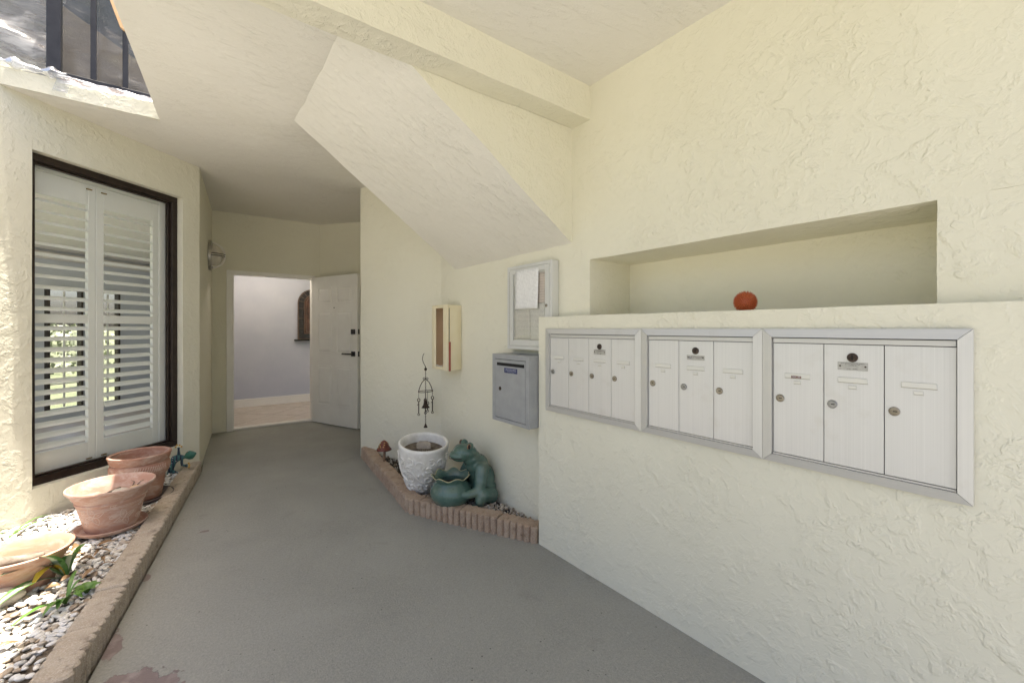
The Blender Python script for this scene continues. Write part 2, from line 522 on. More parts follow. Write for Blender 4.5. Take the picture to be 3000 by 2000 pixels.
class MB:
    """collects shapes in world coordinates, then links them as one mesh object"""
    def __init__(self):
        self.bm = bmesh.new()
        self.uv = None
    def quad(self, *ps):
        vs = [self.bm.verts.new(p) for p in ps]
        return self.bm.faces.new(vs)
    def box(self, lo, hi, bev=0.0, seg=1, fn=None):
        x0, y0, z0 = lo
        x1, y1, z1 = hi
        t = bmesh.new()
        bmesh.ops.create_cube(t, size=1.0)
        for v in t.verts:
            v.co = Vector((x0 + (v.co.x + .5) * (x1 - x0), y0 + (v.co.y + .5) * (y1 - y0), z0 + (v.co.z + .5) * (z1 - z0)))
        if bev:
            bmesh.ops.bevel(t, geom=list(t.edges), offset=bev, segments=seg, profile=.5, affect='EDGES')
        self.merge(t, fn)
        return self
    def merge(self, t, fn=None):
        mp = {}
        for v in t.verts:
            co = v.co.copy()
            if fn:
                co = Vector(fn(*co))
            mp[v] = self.bm.verts.new(co)
        for f in t.faces:
            try:
                self.bm.faces.new([mp[v] for v in f.verts])
            except ValueError:
                pass
        t.free()
    def prism(self, poly, d, fn=None):
        """poly: list of 3D points (planar); d: extrusion vector"""
        d = Vector(d)
        a = [Vector(p) for p in poly]
        b = [p + d for p in a]
        if fn:
            a = [Vector(fn(*p)) for p in a]
            b = [Vector(fn(*p)) for p in b]
        va = [self.bm.verts.new(p) for p in a]
        vb = [self.bm.verts.new(p) for p in b]
        n = len(a)
        self.bm.faces.new(va)
        self.bm.faces.new(list(reversed(vb)))
        for i in range(n):
            self.bm.faces.new([va[i], va[(i + 1) % n], vb[(i + 1) % n], vb[i]])
        return self
    def tube(self, pts, rad, n=8, cap=True):
        pts = [Vector(p) for p in pts]
        rads = rad if isinstance(rad, (list, tuple)) else [rad] * len(pts)
        rings = []
        up = None
        for i, p in enumerate(pts):
            t = (pts[min(i + 1, len(pts) - 1)] - pts[max(i - 1, 0)])
            if t.length < 1e-9:
                t = Vector((0, 0, 1))
            t.normalize()
            if up is None:
                up = Vector((0, 0, 1)) if abs(t.z) < .9 else Vector((1, 0, 0))
            u = up - t * up.dot(t)
            if u.length < 1e-6:
                u = t.orthogonal()
            u.normalize()
            up = u
            wv = t.cross(u)
            rings.append([self.bm.verts.new(p + (u * math.cos(2 * math.pi * k / n) + wv * math.sin(2 * math.pi * k / n)) * rads[i]) for k in range(n)])
        for a, b in zip(rings, rings[1:]):
            for k in range(n):
                self.bm.faces.new([a[k], a[(k + 1) % n], b[(k + 1) % n], b[k]])
        if cap:
            self.bm.faces.new(list(reversed(rings[0])))
            self.bm.faces.new(rings[-1])
        return self
    def lathe(self, prof, c, n=40, fn=None, close=False):
        """prof: list of (r, z); c: centre (x, y, z0)"""
        rings = []
        for r, z in prof:
            if r < 1e-6:
                p = Vector((c[0], c[1], c[2] + z))
                if fn: p = Vector(fn(*p))
                rings.append([self.bm.verts.new(p)])
            else:
                ring = []
                for k in range(n):
                    a = 2 * math.pi * k / n
                    p = Vector((c[0] + r * math.cos(a), c[1] + r * math.sin(a), c[2] + z))
                    if fn: p = Vector(fn(*p))
                    ring.append(self.bm.verts.new(p))
                rings.append(ring)
        for a, b in zip(rings, rings[1:]):
            for k in range(n):
                k2 = (k + 1) % n
                if len(a) == 1 and len(b) == 1:
                    continue
                if len(a) == 1:
                    self.bm.faces.new([a[0], b[k2], b[k]])
                elif len(b) == 1:
                    self.bm.faces.new([a[k], a[k2], b[0]])
                else:
                    self.bm.faces.new([a[k], a[k2], b[k2], b[k]])
        return self
    def sphere(self, c, r, seg=16, rings=10, fn=None):
        r = r if isinstance(r, (tuple, list)) else (r, r, r)
        t = bmesh.new()
        bmesh.ops.create_uvsphere(t, u_segments=seg, v_segments=rings, radius=1)
        for v in t.verts:
            v.co = Vector((c[0] + v.co.x * r[0], c[1] + v.co.y * r[1], c[2] + v.co.z * r[2]))
        self.merge(t, fn)
        return self
    def grid(self, fn, nu, nv):
        """fn(u, v) in 0..1 -> world point; uv layer kept"""
        if self.uv is None:
            self.uv = self.bm.loops.layers.uv.new("UVMap")
        vs = [[self.bm.verts.new(fn(i / nu, j / nv)) for j in range(nv + 1)] for i in range(nu + 1)]
        for i in range(nu):
            for j in range(nv):
                f = self.bm.faces.new([vs[i][j], vs[i + 1][j], vs[i + 1][j + 1], vs[i][j + 1]])
                for l, (a, b) in zip(f.loops, ((i, j), (i + 1, j), (i + 1, j + 1), (i, j + 1))):
                    l[self.uv].uv = (a / nu, b / nv)
        return self
    def plaster(self, bev=.006, cuts=14, amp=.0028, sc=4.0):
        """soft, slightly wavy hand-trowelled edges"""
        if bev:
            es = [e for e in self.bm.edges if len(e.link_faces) == 2 and e.calc_face_angle(0) > .5]
            bmesh.ops.bevel(self.bm, geom=es, offset=bev, segments=2, profile=.5, affect='EDGES')
        es = [e for e in self.bm.edges if e.calc_length() > .12]
        bmesh.ops.subdivide_edges(self.bm, edges=es, cuts=cuts, use_grid_fill=True)
        for v in self.bm.verts:
            n = noise.noise_vector(v.co * sc) + .6 * noise.noise_vector(v.co * sc * 3.7)
            v.co += n * amp
        return self
    def build(self, name, mat, parent=None, smooth=False, origin=None, recalc=True, kind=None, autos=None):
        bm = self.bm
        if recalc:
            bmesh.ops.recalc_face_normals(bm, faces=list(bm.faces))
        bm.verts.ensure_lookup_table()
        if origin is None:
            xs = [v.co.x for v in bm.verts]; ys = [v.co.y for v in bm.verts]; zs = [v.co.z for v in bm.verts]
            origin = Vector(((min(xs) + max(xs)) / 2, (min(ys) + max(ys)) / 2, min(zs)))
        origin = Vector(origin)
        for v in bm.verts:
            v.co -= origin
        me = bpy.data.meshes.new(name)
        bm.to_mesh(me)
        bm.free()
        if smooth:
            for p in me.polygons:
                p.use_smooth = True
            if autos:
                me.set_sharp_from_angle(angle=R(autos))
        o = bpy.data.objects.new(name, me)
        COL.objects.link(o)
        if mat is not None:
            me.materials.append(M[mat] if isinstance(mat, str) else mat)
        if parent is not None:
            o.parent = parent
            o.location = origin - WLOC[parent.name]
        else:
            o.location = origin
        WLOC[o.name] = origin
        if kind:
            o["kind"] = kind
        return o

def text(name, s, size, org, xd, yd, mat, parent, align='CENTER', off=0.0, sx=1.0):
    cu = bpy.data.curves.new(name, 'FONT')
    cu.body = s
    cu.size = size
    cu.align_x = align
    cu.resolution_u = 2
    tmp = bpy.data.objects.new("tmp_text", cu)
    COL.objects.link(tmp)
    dg = bpy.context.evaluated_depsgraph_get()
    me = bpy.data.meshes.new_from_object(tmp.evaluated_get(dg))
    bpy.data.objects.remove(tmp)
    bpy.data.curves.remove(cu)
    xd, yd = Vector(xd), Vector(yd)
    nrm = xd.cross(yd)
    org = Vector(org)
    pts = [org + xd * (v.co.x * sx) + yd * v.co.y + nrm * off for v in me.vertices]
    c = sum(pts, Vector()) / max(1, len(pts))
    for v, p in zip(me.vertices, pts):
        v.co = p - c
    me.name = name
    me.materials.clear()
    me.materials.append(M[mat])
    o = bpy.data.objects.new(name, me)
    COL.objects.link(o)
    if parent is not None:
        o.parent = parent
        o.location = c - WLOC[parent.name]
    else:
        o.location = c
    WLOC[o.name] = c
    return o

def wobble(p, amp=.002, sc=9):
    n = noise.noise_vector(Vector(p) * sc)
    return Vector(p) + n * amp

# ================================================================== the setting
# local frame of the diagonal window wall: t runs along the wall towards the camera, r goes into the house
A0 = Vector((.090, 4.916, 0))
E1 = Vector((-.733, -.681, 0)).normalized()
NI = Vector((-.681, .733, 0)).normalized()
def WW(t, r, z):
    return A0 + E1 * t + NI * r + Vector((0, 0, z))

g = MB()
g.quad((-400, -400, -.06), (400, -400, -.06), (400, 400, -.06), (-400, 400, -.06))
tag(g.build("ground", 'lawn'), kind="structure")
g = MB()
g.box((-26, -30, -.2), (28, -.45, -.012))  # unseen paving, spread wide and kept grey so the bounced light stays neutral
g.box((-14, -.45, -.2), (-1.3, 2.2, -.012))
g.prism([(-7.5, 2.2, -.2), (-2.0, 2.2, -.2), (-1.45, 3.6, -.2), (-4.6, 6.8, -.2), (-7.5, 6.8, -.2)], (0, 0, .187))
tag(g.build("bounce_paving", 'bouncepave'), kind="structure")
g = MB()
g.prism([(-.45, -.45, -.1), (2.4, -.45, -.1), (2.4, 7.0, -.1), (.18, 7.0, -.1), (.12, 5.15, -.1), (.110, 4.9, -.1), (-.292, 2.24, -.1), (-.636, 0, -.1)][0:], (0, 0, .1))
tag(g.build("walkway", 'floor'), kind="structure")

# --- stucco wall with the recessed shelf
def wallbox(objname, boxes, mat='wall', label=None, cat="wall", group=None, fn=None, bev=.006):
    b = MB()
    for lo, hi in boxes:
        b.box(lo, hi, 0, 1, fn)
    b.plaster(.005, 16)
    o = b.build(objname, mat, smooth=True, autos=40)
    return tag(o, label, cat, group)

YN0, YN1, ZN0, ZN1 = .257, 1.653, 1.387, 1.703
wallbox("niche_wall", [
    ((1.8, YN1, 0), (2.25, 3.55, 2.95)),
    ((1.8, -.9, ZN1), (2.25, YN1, 2.95)),
    ((1.8, -.9, ZN0 - .2), (2.25, YN0, ZN1)),
    ((2.154, YN0, ZN0 - .2), (2.25, YN1, ZN1)),
], label="cream stucco wall with long recessed niche above the mailboxes")

b = MB()
b.box((1.716, -.9, -.05), (2.16, 1.995, ZN0))
b.plaster(.007, 22, .0022)
tag(b.build("mailbox_ledge", 'wall', smooth=True, autos=40), "low projecting cream stucco wall the mailboxes are set into", "wall")

# --- diagonal wall of the planter corner (from the pier edge to the niche wall)
def seg_wall(name, p, q, z0, z1, th, label, side=1, mat='wall'):
    p, q = Vector((*p, 0)), Vector((*q, 0))
    d = (q - p).normalized()
    n = Vector((-d.y, d.x, 0)) * th * side
    b = MB()
    poly = [p + Vector((0, 0, z0)), q + Vector((0, 0, z0)), q + n + Vector((0, 0, z0)), p + n + Vector((0, 0, z0))]
    b.prism(poly, (0, 0, z1 - z0))
    b.plaster(.006, 18)
    return tag(b.build(name, mat, smooth=True, autos=40), label, "wall")
seg_wall("pier_wall", (1.434, 4.498), (1.815, 3.376), -.02, 2.95, .22, "angled cream stucco pier wall behind the wind chime", 1)
seg_wall("alcove_wall", (1.522, 6.582), (2.45, 5.45), -.02, 2.95, .15, "angled cream stucco wall in shade behind the open door", 1)
seg_wall("alcove_side_wall", (2.45, 5.45), (1.62, 4.56), -.02, 2.95, .15, "cream stucco side wall of the door alcove hidden behind the pier", 1)
seg_wall("return_wall", (.090, 4.916), (.25, 6.60), -.02, 2.95, .15, "narrow cream stucco wall carrying the round wall lamp", 1)

# --- entrance wall with the door opening
b = MB()
b.box((.10, 6.582, -.02), (.402, 6.72, 2.95))
b.box((1.455, 6.582, -.02), (1.60, 6.72, 2.95))
b.box((.402, 6.582, 2.066), (1.455, 6.72, 2.95))
tag(b.build("entrance_wall", 'wall'), "cream stucco wall around the open entrance doorway", "wall")

# --- window wall (diagonal), opening t .164-1.216, z .277-2.478
b = MB()
OT0, OT1, OZ0, OZ1 = .164, 1.216, .277, 2.478
TH = .13
fw = lambda x, y, z: WW(x, y, z)
b.box((0, 0, -.02), (OT0, TH, 2.95), 0, 1, fw)
b.box((OT1, 0, -.02), (1.75, TH, 2.95), 0, 1, fw)
b.box((OT0, 0, OZ1), (OT1, TH, 2.95), 0, 1, fw)
b.box((OT0, 0, -.02), (OT1, TH, OZ0), 0, 1, fw)
b.plaster(.005, 16, .0022)
tag(b.build("window_wall", 'wall', smooth=True, autos=40), "diagonal cream stucco wall around the shuttered window", "wall")

# --- lower ceiling slab with the open well beside it
def xedge(y):
    return -.154 - .088 * (3.98 - y)
def zc(x, y):
    s = lambda t: 0 if t < 0 else 1 if t > 1 else t
    return 2.81 - .16 * s((x + .22) / .75) * s((4.90 - y) / 1.80)
b = MB()
def cgrid(y0, y1, xl, xr, nx, ny):
    vs = []
    for j in range(ny + 1):
        y = y0 + (y1 - y0) * j / ny
        a = xl(y)
        vs.append([b.bm.verts.new((a + (xr - a) * i / nx, y, zc(a + (xr - a) * i / nx, y))) for i in range(nx + 1)])
    for j in range(ny):
        for i in range(nx):
            b.bm.faces.new([vs[j][i], vs[j][i + 1], vs[j + 1][i + 1], vs[j + 1][i]])
    return vs
def xleft(y):
    if y < 4.916:
        return .09 - .733 / .681 * (4.916 - y) - .03
    return .09 + .095 * (y - 4.916) - .03
cgrid(1.79, 3.975, xedge, 2.42, 26, 22)
cgrid(3.975, 6.65, xleft, 2.42, 26, 22)
bmesh.ops.remove_doubles(b.bm, verts=list(b.bm.verts), dist=1e-4)
for f in b.bm.faces:
    f.normal_update()
    if f.normal.z > 0:
        f.normal_flip()
o = b.build("ceiling_slab", 'ceil', recalc=False, smooth=True, autos=30)
tag(o, "smooth cream stucco ceiling over the entrance walkway", "ceiling")
# slab edge round the open well (real thickness)
b = MB()
b.prism([(-.955, 3.974, 2.8125), (-.154, 3.974, 2.8125), (-.154, 4.10, 2.8125), (-.955, 4.10, 2.8125)], (0, 0, .110))
b.prism([(xedge(1.80) + .001, 1.80, 2.8125), (xedge(3.975) + .001, 3.973, 2.8125), (-.05, 3.973, 2.8125), (-.05, 1.80, 2.8125)], (0, 0, .19))
b.prism([(-.05, 1.80, 2.83), (2.6, 1.80, 2.83), (2.6, 6.9, 2.83), (-.05, 6.9, 2.83)], (0, 0, .17))
b.prism([(-1.0, 4.10, 2.83), (-.05, 4.10, 2.83), (-.05, 6.9, 2.83), (-1.0, 6.9, 2.83)], (0, 0, .09))
b.plaster(0, 14, .004, 7)
tag(b.build("slab_edge", 'wall', smooth=True, autos=40), "rough cream stucco edge of the floor slab around the open stairwell", "slab edge")

# --- near ceiling and beam
b = MB()
b.prism([(-.60, -.5, 2.675), (2.0, -.5, 2.675), (2.0, 1.70, 2.675), (-.40, 1.70, 2.675)], (0, 0, .22))
tag(b.build("porch_ceiling", 'ceil'), "flat cream stucco ceiling in front of the beam, above the mailboxes", "ceiling")
b = MB()
b.box((-.44, 1.652, 2.485), (1.9, 1.790, 2.80))
b.plaster(.008, 26, .0045)
tag(b.build("ceiling_beam", 'wall', smooth=True, autos=40), "long cream stucco beam crossing overhead and ending at the niche wall", "beam")

# --- underside of the stair flight
b = MB()
lo = [(1.86, 1.7925, 1.775), (.55, 1.7925, 2.652), (.55, 1.7925, 2.95), (1.86, 1.7925, 2.95)]
hi = [(1.86, 3.165, 1.775), (.55, 3.045, 2.652), (.55, 3.045, 2.95), (1.86, 3.165, 2.95)]
va = [b.bm.verts.new(p) for p in lo]
vb = [b.bm.verts.new(p) for p in hi]
b.bm.faces.new(va); b.bm.faces.new(vb[::-1])
for i in range(4):
    b.bm.faces.new([va[i], va[(i + 1) % 4], vb[(i + 1) % 4], vb[i]])
b.plaster(.009, 26, .0045)
o = b.build("stair_flight", 'ceil', smooth=True, autos=40)
o.data.materials.append(M['wall'])          # upright front faces take the wall material
for p_ in o.data.polygons:
    if p_.normal.y < -.8:
        p_.material_index = 1
tag(o, "sloping stucco underside of the stair flight descending to the niche wall", "stairs")

# ================================================================== upper landing seen through the well
b = MB()
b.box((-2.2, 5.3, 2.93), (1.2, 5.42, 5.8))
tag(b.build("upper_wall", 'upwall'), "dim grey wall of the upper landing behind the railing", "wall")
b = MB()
b.box((-2.2, 4.03, 5.2), (1.2, 5.3, 5.35))  # unseen roof, added to keep the landing and its plastic sheets in shade
tag(b.build("landing_shade_roof", 'upwall'), "added out-of-view roof that shades the upper landing", "ceiling")
b = MB()
b.prism([(-1.25, 4.85, 2.93), (.3, 4.85, 2.93), (.3, 4.85, 3.22), (-1.25, 4.85, 4.15)], (0, .10, 0))
tag(b.build("upper_stair_side", 'upbrown'), "tan side of an upper stair rising behind the railing bars", "stairs")
rl = empty("railing", (-.5, 4.03, 2.922), "black metal railing with square bars at the edge of the upper landing", "railing")
MB().box((-.70, 4.015, 2.955), (-.05, 4.045, 2.995), .003).build("bottom_rail", 'blackmetal', rl)
MB().box((-.72, 3.985, 2.925), (-.655, 4.05, 4.0), .004).build("post", 'blackmetal', rl)
for x in (-.506, -.345, -.185):
    MB().box((x - .014, 4.018, 2.996), (x + .014, 4.046, 3.94), .002).build("bar", 'blackmetal', rl)
MB().box((-.72, 4.005, 3.94), (-.05, 4.055, 3.985), .003).build("top_rail", 'blackmetal', rl)
b = MB()
b.prism([(-.44, 3.995, 3.62), (-.405, 3.995, 3.62), (-.335, 3.995, 3.395), (-.352, 3.995, 3.385), (-.37, 3.995, 3.40)], (0, .02, 0))
tag(b.build("wood_trim", 'handrail'), "short tan wooden board leaning behind the railing bars", "board")
b = MB()
b.box((-.655, 3.985, 2.923), (-.10, 4.01, 2.952), .002)
tag(b.build("flashing", 'copper'), "brown metal flashing strip under the black railing", "flashing")

def crumple(p, amp, sc):
    v = Vector(p)
    n = noise.noise_vector(v * sc) + .5 * noise.noise_vector(v * sc * 2.3)
    return v + n * amp
b = MB()
b.grid(lambda u, v: crumple((-1.05 + u * 1.0, 4.09 + .06 * v, 2.93 + v * 1.2), .035, 4.5), 40, 44)
tag(b.build("plastic_sheet", 'plastic', smooth=True, recalc=False), "clear plastic dust sheet hung behind the railing bars", "plastic sheet")
b = MB()
b.grid(lambda u, v: crumple((-1.17 + u * .50, 4.075 + .10 * v * v, 2.925 + v * (1.2 - .55 * u)), .05, 4.0), 34, 40)
tag(b.build("plastic_sheet", 'plasticmilky', smooth=True, recalc=False), "milky pleated plastic sheet left of the black railing post", "plastic sheet")
b = MB()
def roll(u, v):
    a = v * 2 * math.pi
    rr = .024 + .010 * math.sin(u * 17) + .006 * math.sin(u * 31 + 1)
    x = -1.02 + u * .40
    return crumple((x, 3.965 + rr * math.cos(a) * .9, 2.948 + rr * math.sin(a)), .014, 8)
b.grid(roll, 60, 18)
def tail(u, v):
    return crumple((-.66 + .07 * u - .03 * v, 3.955 - .01 * u, 2.95 - .115 * v), .012, 9)
b.grid(tail, 12, 14)
tag(b.build("plastic_bundle", 'plasticmilky', smooth=True, recalc=False), "bunched white plastic knotted at the foot of the railing post", "plastic sheet")
b = MB()
b.grid(lambda u, v: crumple((-.66 + u * .50, 3.972 - .018 * v, 2.955 - .055 * v * (1.1 - .5 * u)), .008, 11), 44, 8)
tag(b.build("plastic_strip", 'plasticmilky', smooth=True, recalc=False), "wrinkled plastic strip hanging under the railing along the slab edge", "plastic sheet")

# ================================================================== window with shutters
wd = empty("shuttered_window", WW(.69, .07, OZ0), "tall dark-framed window with white plantation shutters", "window")
fr = .052
r0, r1 = .056, .118
def fbar(name, t0, t1, z0, z1, ra=r0, rb=r1, mat='bronze', bev=.003, par=None):
    return MB().box((t0, ra, z0), (t1, rb, z1), bev, 1, fw).build(name, mat, par or wd)
fbar("frame_bar", OT0, OT0 + fr, OZ0 + fr, OZ1 - fr)
fbar("frame_bar", OT1 - fr, OT1, OZ0 + fr, OZ1 - fr)
fbar("frame_bar", OT0, OT1, OZ1 - fr, OZ1)
fbar("frame_bar", OT0, OT1, OZ0, OZ0 + fr)
# inner dark bead
for t0, t1, z0, z1 in ((OT0 + fr, OT0 + fr + .012, OZ0 + fr, OZ1 - fr), (OT1 - fr - .012, OT1 - fr, OZ0 + fr, OZ1 - fr),
                       (OT0 + fr + .012, OT1 - fr - .012, OZ1 - fr - .012, OZ1 - fr), (OT0 + fr + .012, OT1 - fr - .012, OZ0 + fr, OZ0 + fr + .012)):
    fbar("glazing_bead", t0, t1, z0, z1, .082, .112, 'bronze', .001)
MB().box((OT0 + fr, .094, OZ0 + fr), (OT1 - fr, .098, OZ1 - fr), 0, 1, fw).build("pane", 'glass', wd)
# shutter frame
SR0, SR1 = .136, .166
ST0, ST1 = .205, 1.30
SZ0, SZ1 = .275, 2.47
fbar("shutter_frame", ST0, ST0 + .062, SZ0, SZ1, SR0 - .004, .20, 'shutterwhite')
fbar("shutter_frame", ST1 - .062, ST1, SZ0, SZ1, SR0 - .004, .20, 'shutterwhite')
fbar("shutter_frame", ST0 + .062, ST1 - .062, SZ1 - .075, SZ1, SR0 - .004, .20, 'shutterwhite')
fbar("shutter_frame", ST0 + .062, ST1 - .062, SZ0, SZ0 + .05, SR0 - .004, .20, 'shutterwhite')
def louver_mesh(t0, t1, zc_, ang):
    b = MB()
    n = 10
    ring = []
    for k in range(n):
        a = 2 * math.pi * k / n
        y, z = .034 * math.cos(a), .0056 * math.sin(a)
        ring.append((y * math.cos(ang) - z * math.sin(ang), y * math.sin(ang) + z * math.cos(ang)))
    A = [b.bm.verts.new(WW(t0, (SR0 + SR1) / 2 + y, zc_ + z)) for y, z in ring]
    B = [b.bm.verts.new(WW(t1, (SR0 + SR1) / 2 + y, zc_ + z)) for y, z in ring]
    for k in range(n):
        b.bm.faces.new([A[k], A[(k + 1) % n], B[(k + 1) % n], B[k]])
    b.bm.faces.new(A[::-1]); b.bm.faces.new(B)
    return b
def panel(t0, t1, lab):
    p = MB()
    st = .052
    zb, zt = SZ0 + .054, SZ1 - .079
    p.box((t0, SR0, zb), (t0 + st, SR1, zt), .003, 1, fw)
    p.box((t1 - st, SR0, zb), (t1, SR1, zt), .003, 1, fw)
    p.box((t0 + st, SR0, 2.236), (t1 - st, SR1, zt), .002, 1, fw)
    p.box((t0 + st, SR0, zb), (t1 - st, SR1, .470), .002, 1, fw)
    p.box((t0 + st, SR0, 1.356), (t1 - st, SR1, 1.418), .002, 1, fw)
    o = p.build("shutter_panel", 'shutterwhite', wd)
    o["label"] = lab
    for z0, z1, n in ((.470, 1.356, 12), (1.418, 2.236, 11)):
        for i in range(n):
            z = z0 + (i + .5) * (z1 - z0) / n
            louver_mesh(t0 + st + .002, t1 - st - .002, z, R(27 + random.uniform(-2.0, 2.0))).build("louver", 'shutterwhite', o, smooth=True, autos=50)
    return o
pb = panel(.268, .748, "right shutter panel")
pa = panel(.751, 1.236, "left shutter panel")
for t, z in ((.70, 2.352), (.80, 2.352), (.70, .345), (.80, .345)):
    MB().box((t - .018, SR0 - .012, z), (t + .018, SR0 - .0005, z + .008), .001, 1, fw).build("magnet_catch", 'brass', wd)
MB().box((OT0, .0, OZ0 - .03), (OT1, .056, OZ0 - .001), 0, 1, lambda x, y, z: WW(x, y + .0005, z - .002)).build("sill", 'wall', wd)

# --- room behind the shutters
RD = 4.0
def room_poly(z):
    ps = [(-.03, 5.06), (.09, 6.66), (.09, 10.36)]
    pts = [Vector((x, y, z)) for x, y in ps]
    return pts + [WW(1.75, RD + .1, z), WW(1.75, .14, z)]
b = MB()
b.prism(room_poly(-.06), (0, 0, .055))
o = tag(b.build("room_floor", 'tile'), kind="structure")
b = MB()
b.box((-3.72, RD, 0), (-2.40, RD + .1, 2.44), 0, 1, fw)
b.box((-2.40, RD, 1.92), (-1.40, RD + .1, 2.44), 0, 1, fw)
b.box((-2.06, RD, .12), (-1.86, RD + .1, 1.92), 0, 1, fw)
b.box((-2.40, RD, 0), (-1.40, RD + .1, .12), 0, 1, fw)
b.box((-1.40, RD, 0), (-.9, RD + .1, 2.44), 0, 1, fw)
b.box((-.9, RD, 2.2), (1.75, RD + .1, 2.44), 0, 1, fw)
b.box((1.65, .14, 2.25), (1.75, RD, 2.44), 0, 1, fw)
b.box((1.65, .14, 0), (1.75, .5, 2.25), 0, 1, fw)
b.prism([(-.03, 5.08, 0), (.09, 6.66, 0), (.03, 6.66, 0), (-.09, 5.08, 0)], (0, 0, 2.44))
b.prism([(.09, 6.66, 0), (.09, 10.3, 0), (.03, 10.3, 0), (.03, 6.66, 0)], (0, 0, 2.44))
tag(b.build("room_wall", 'greywall'), "pale blue grey walls of the room seen through the shutters", "wall")
b = MB()
b.prism(room_poly(2.44), (0, 0, .06))
tag(b.build("room_ceiling", 'trimwhite'), "plain ceiling of the room behind the shutters", "ceiling")
b = MB()
b.box((-3.4, RD - .07, 2.30), (1.64, RD - .001, 2.40), .01, 1, fw)
tag(b.build("crown_moulding", 'trimwhite'), "white crown moulding across the far wall of the shuttered room", "moulding")
for t0, t1, lab in ((-1.86, -1.42, "left dark-framed grid window across the shuttered room"), (-2.38, -2.06, "right dark-framed grid window across the shuttered room")):
    fwd = empty("far_window", WW((t0 + t1) / 2, RD, .14), lab, "window")
    for a0, a1, z0, z1 in ((t0, t0 + .032, .12, 1.92), (t1 - .032, t1, .12, 1.92), (t0 + .032, t1 - .032, 1.875, 1.92), (t0 + .032, t1 - .032, .12, .165)):
        MB().box((a0, RD - .03, z0), (a1, RD + .05, z1), .002, 1, fw).build("frame_bar", 'bronze', fwd)
    for k in range(1, 5):
        z = .18 + k * 1.68 / 5
        MB().box((t0 + .045, RD, z - .008), (t1 - .045, RD + .02, z + .008), 0, 1, fw).build("glazing_bar", 'trimwhite', fwd)
    MB().box(((t0 + t1) / 2 - .008, RD - .001, .18), ((t0 + t1) / 2 + .008, RD + .021, 1.86), 0, 1, fw).build("glazing_bar", 'trimwhite', fwd)
    MB().box((t0 + .045, RD + .024, .18), (t1 - .045, RD + .028, 1.86), 0, 1, fw).build("pane", 'glass', fwd)
# hedge and far fence line outside those windows
def hedge(name, c, size, n, seed, label):
    rnd = random.Random(seed)
    b = MB()
    for _ in range(n):
        p = Vector((rnd.gauss(0, .5), rnd.gauss(0, .5), rnd.random()))
        q = Vector(c) + Vector((p.x * size[0], p.y * size[1], p.z * size[2]))
        a = Vector((rnd.uniform(-1, 1), rnd.uniform(-1, 1), rnd.uniform(-1, 1))).normalized() * .12
        bb = a.orthogonal().normalized() * .06
        b.quad(q - a, q - bb, q + a, q + bb)
    e = empty(name, c, label, "hedge")
    b.build("foliage", 'hedge', e, recalc=False)
    s = MB()
    s.tube([Vector(c), Vector(c) + Vector((0, 0, size[2] * .7))], [.06, .03], 6)
    s.build("stem", 'wood', e)
pc = WW(-6.0, 16, 0)
hedge("hedge", (pc.x, pc.y, -.06), (4.0, 2.6, 1.5), 5200, 3, "green hedge on the lawn seen through the far windows")

# ================================================================== entrance doorway
df = empty("door_frame", (.93, 6.58, 0), "worn white door frame of the entrance", "door frame")
MB().box((.400, 6.560, 0), (.470, 6.70, 2.018), .004).build("jamb", 'whitepaint', df)
MB().box((1.412, 6.572, 0), (1.455, 6.70, 2.018), .004).build("jamb", 'whitepaint', df)
MB().box((.400, 6.560, 2.018), (1.455, 6.70, 2.068), .004).build("head", 'whitepaint', df)
MB().box((.470, 6.60, .0), (.482, 6.625, 2.018), .001).build("door_stop", 'whitepaint', df)
MB().box((.470, 6.572, .002), (1.412, 6.70, .028), .004).build("threshold", 'trimwhite', df)
for z in (.98, 1.30):
    MB().box((.4702, 6.575, z), (.4715, 6.597, z + .055), 0).build("strike_plate", 'lockmetal', df)

HG = Vector((1.405, 6.525, 0))
FE = Vector((1.762, 5.655, 0))
DV = (FE - HG).normalized()
DN = Vector((DV.y, -DV.x, 0))        # towards the viewer's left
DW = .94
def DL(u, n, z):
    return HG + DV * u + DN * n + Vector((0, 0, z))
dr = empty("entrance_door", DL(.47, 0, .012), "white six-panel entrance door standing open outwards", "door")
MB().box((0, -.045, .012), (DW, 0, 2.035), .002, 1, DL).build("slab", 'whitepaint', dr)
pz = [(1.655, 1.885), (.985, 1.555), (.27, .815)]
for (z0, z1) in pz:
    for (u0, u1) in ((.13, .43), (.53, .83)):
        p = MB()
        # sunk moulding ring
        for a0, a1, c0, c1 in ((u0, u1, z1 - .014, z1), (u0, u1, z0, z0 + .014), (u0, u0 + .014, z0 + .014, z1 - .014), (u1 - .014, u1, z0 + .014, z1 - .014)):
            p.box((a0, .0004, c0), (a1, .0058, c1), .002, 1, DL)
        q0, q1, s0, s1 = u0 + .045, u1 - .045, z0 + .045, z1 - .045
        lo_ = [DL(u0 + .022, .0004, z0 + .022), DL(u1 - .022, .0004, z0 + .022), DL(u1 - .022, .0004, z1 - .022), DL(u0 + .022, .0004, z1 - .022)]
        hi_ = [DL(q0, .008, s0), DL(q1, .008, s0), DL(q1, .008, s1), DL(q0, .008, s1)]
        va = [p.bm.verts.new(x) for x in lo_]
        vb = [p.bm.verts.new(x) for x in hi_]
        p.bm.faces.new(vb)
        for i in range(4):
            p.bm.faces.new([va[i], va[(i + 1) % 4], vb[(i + 1) % 4], vb[i]])
        p.build("panel", 'whitepaint', dr)
h = MB().box((.835, .0005, .955), (.903, .014, 1.02), .002, 1, DL).build("handle", 'blackmetal', dr)
MB().tube([DL(.869, .014, .988), DL(.869, .05, .988)], .011, 10).build("spindle", 'blackmetal', h)
MB().box((.70, .040, .977), (.88, .058, .999), .003, 1, DL).build("lever", 'blackmetal', h)
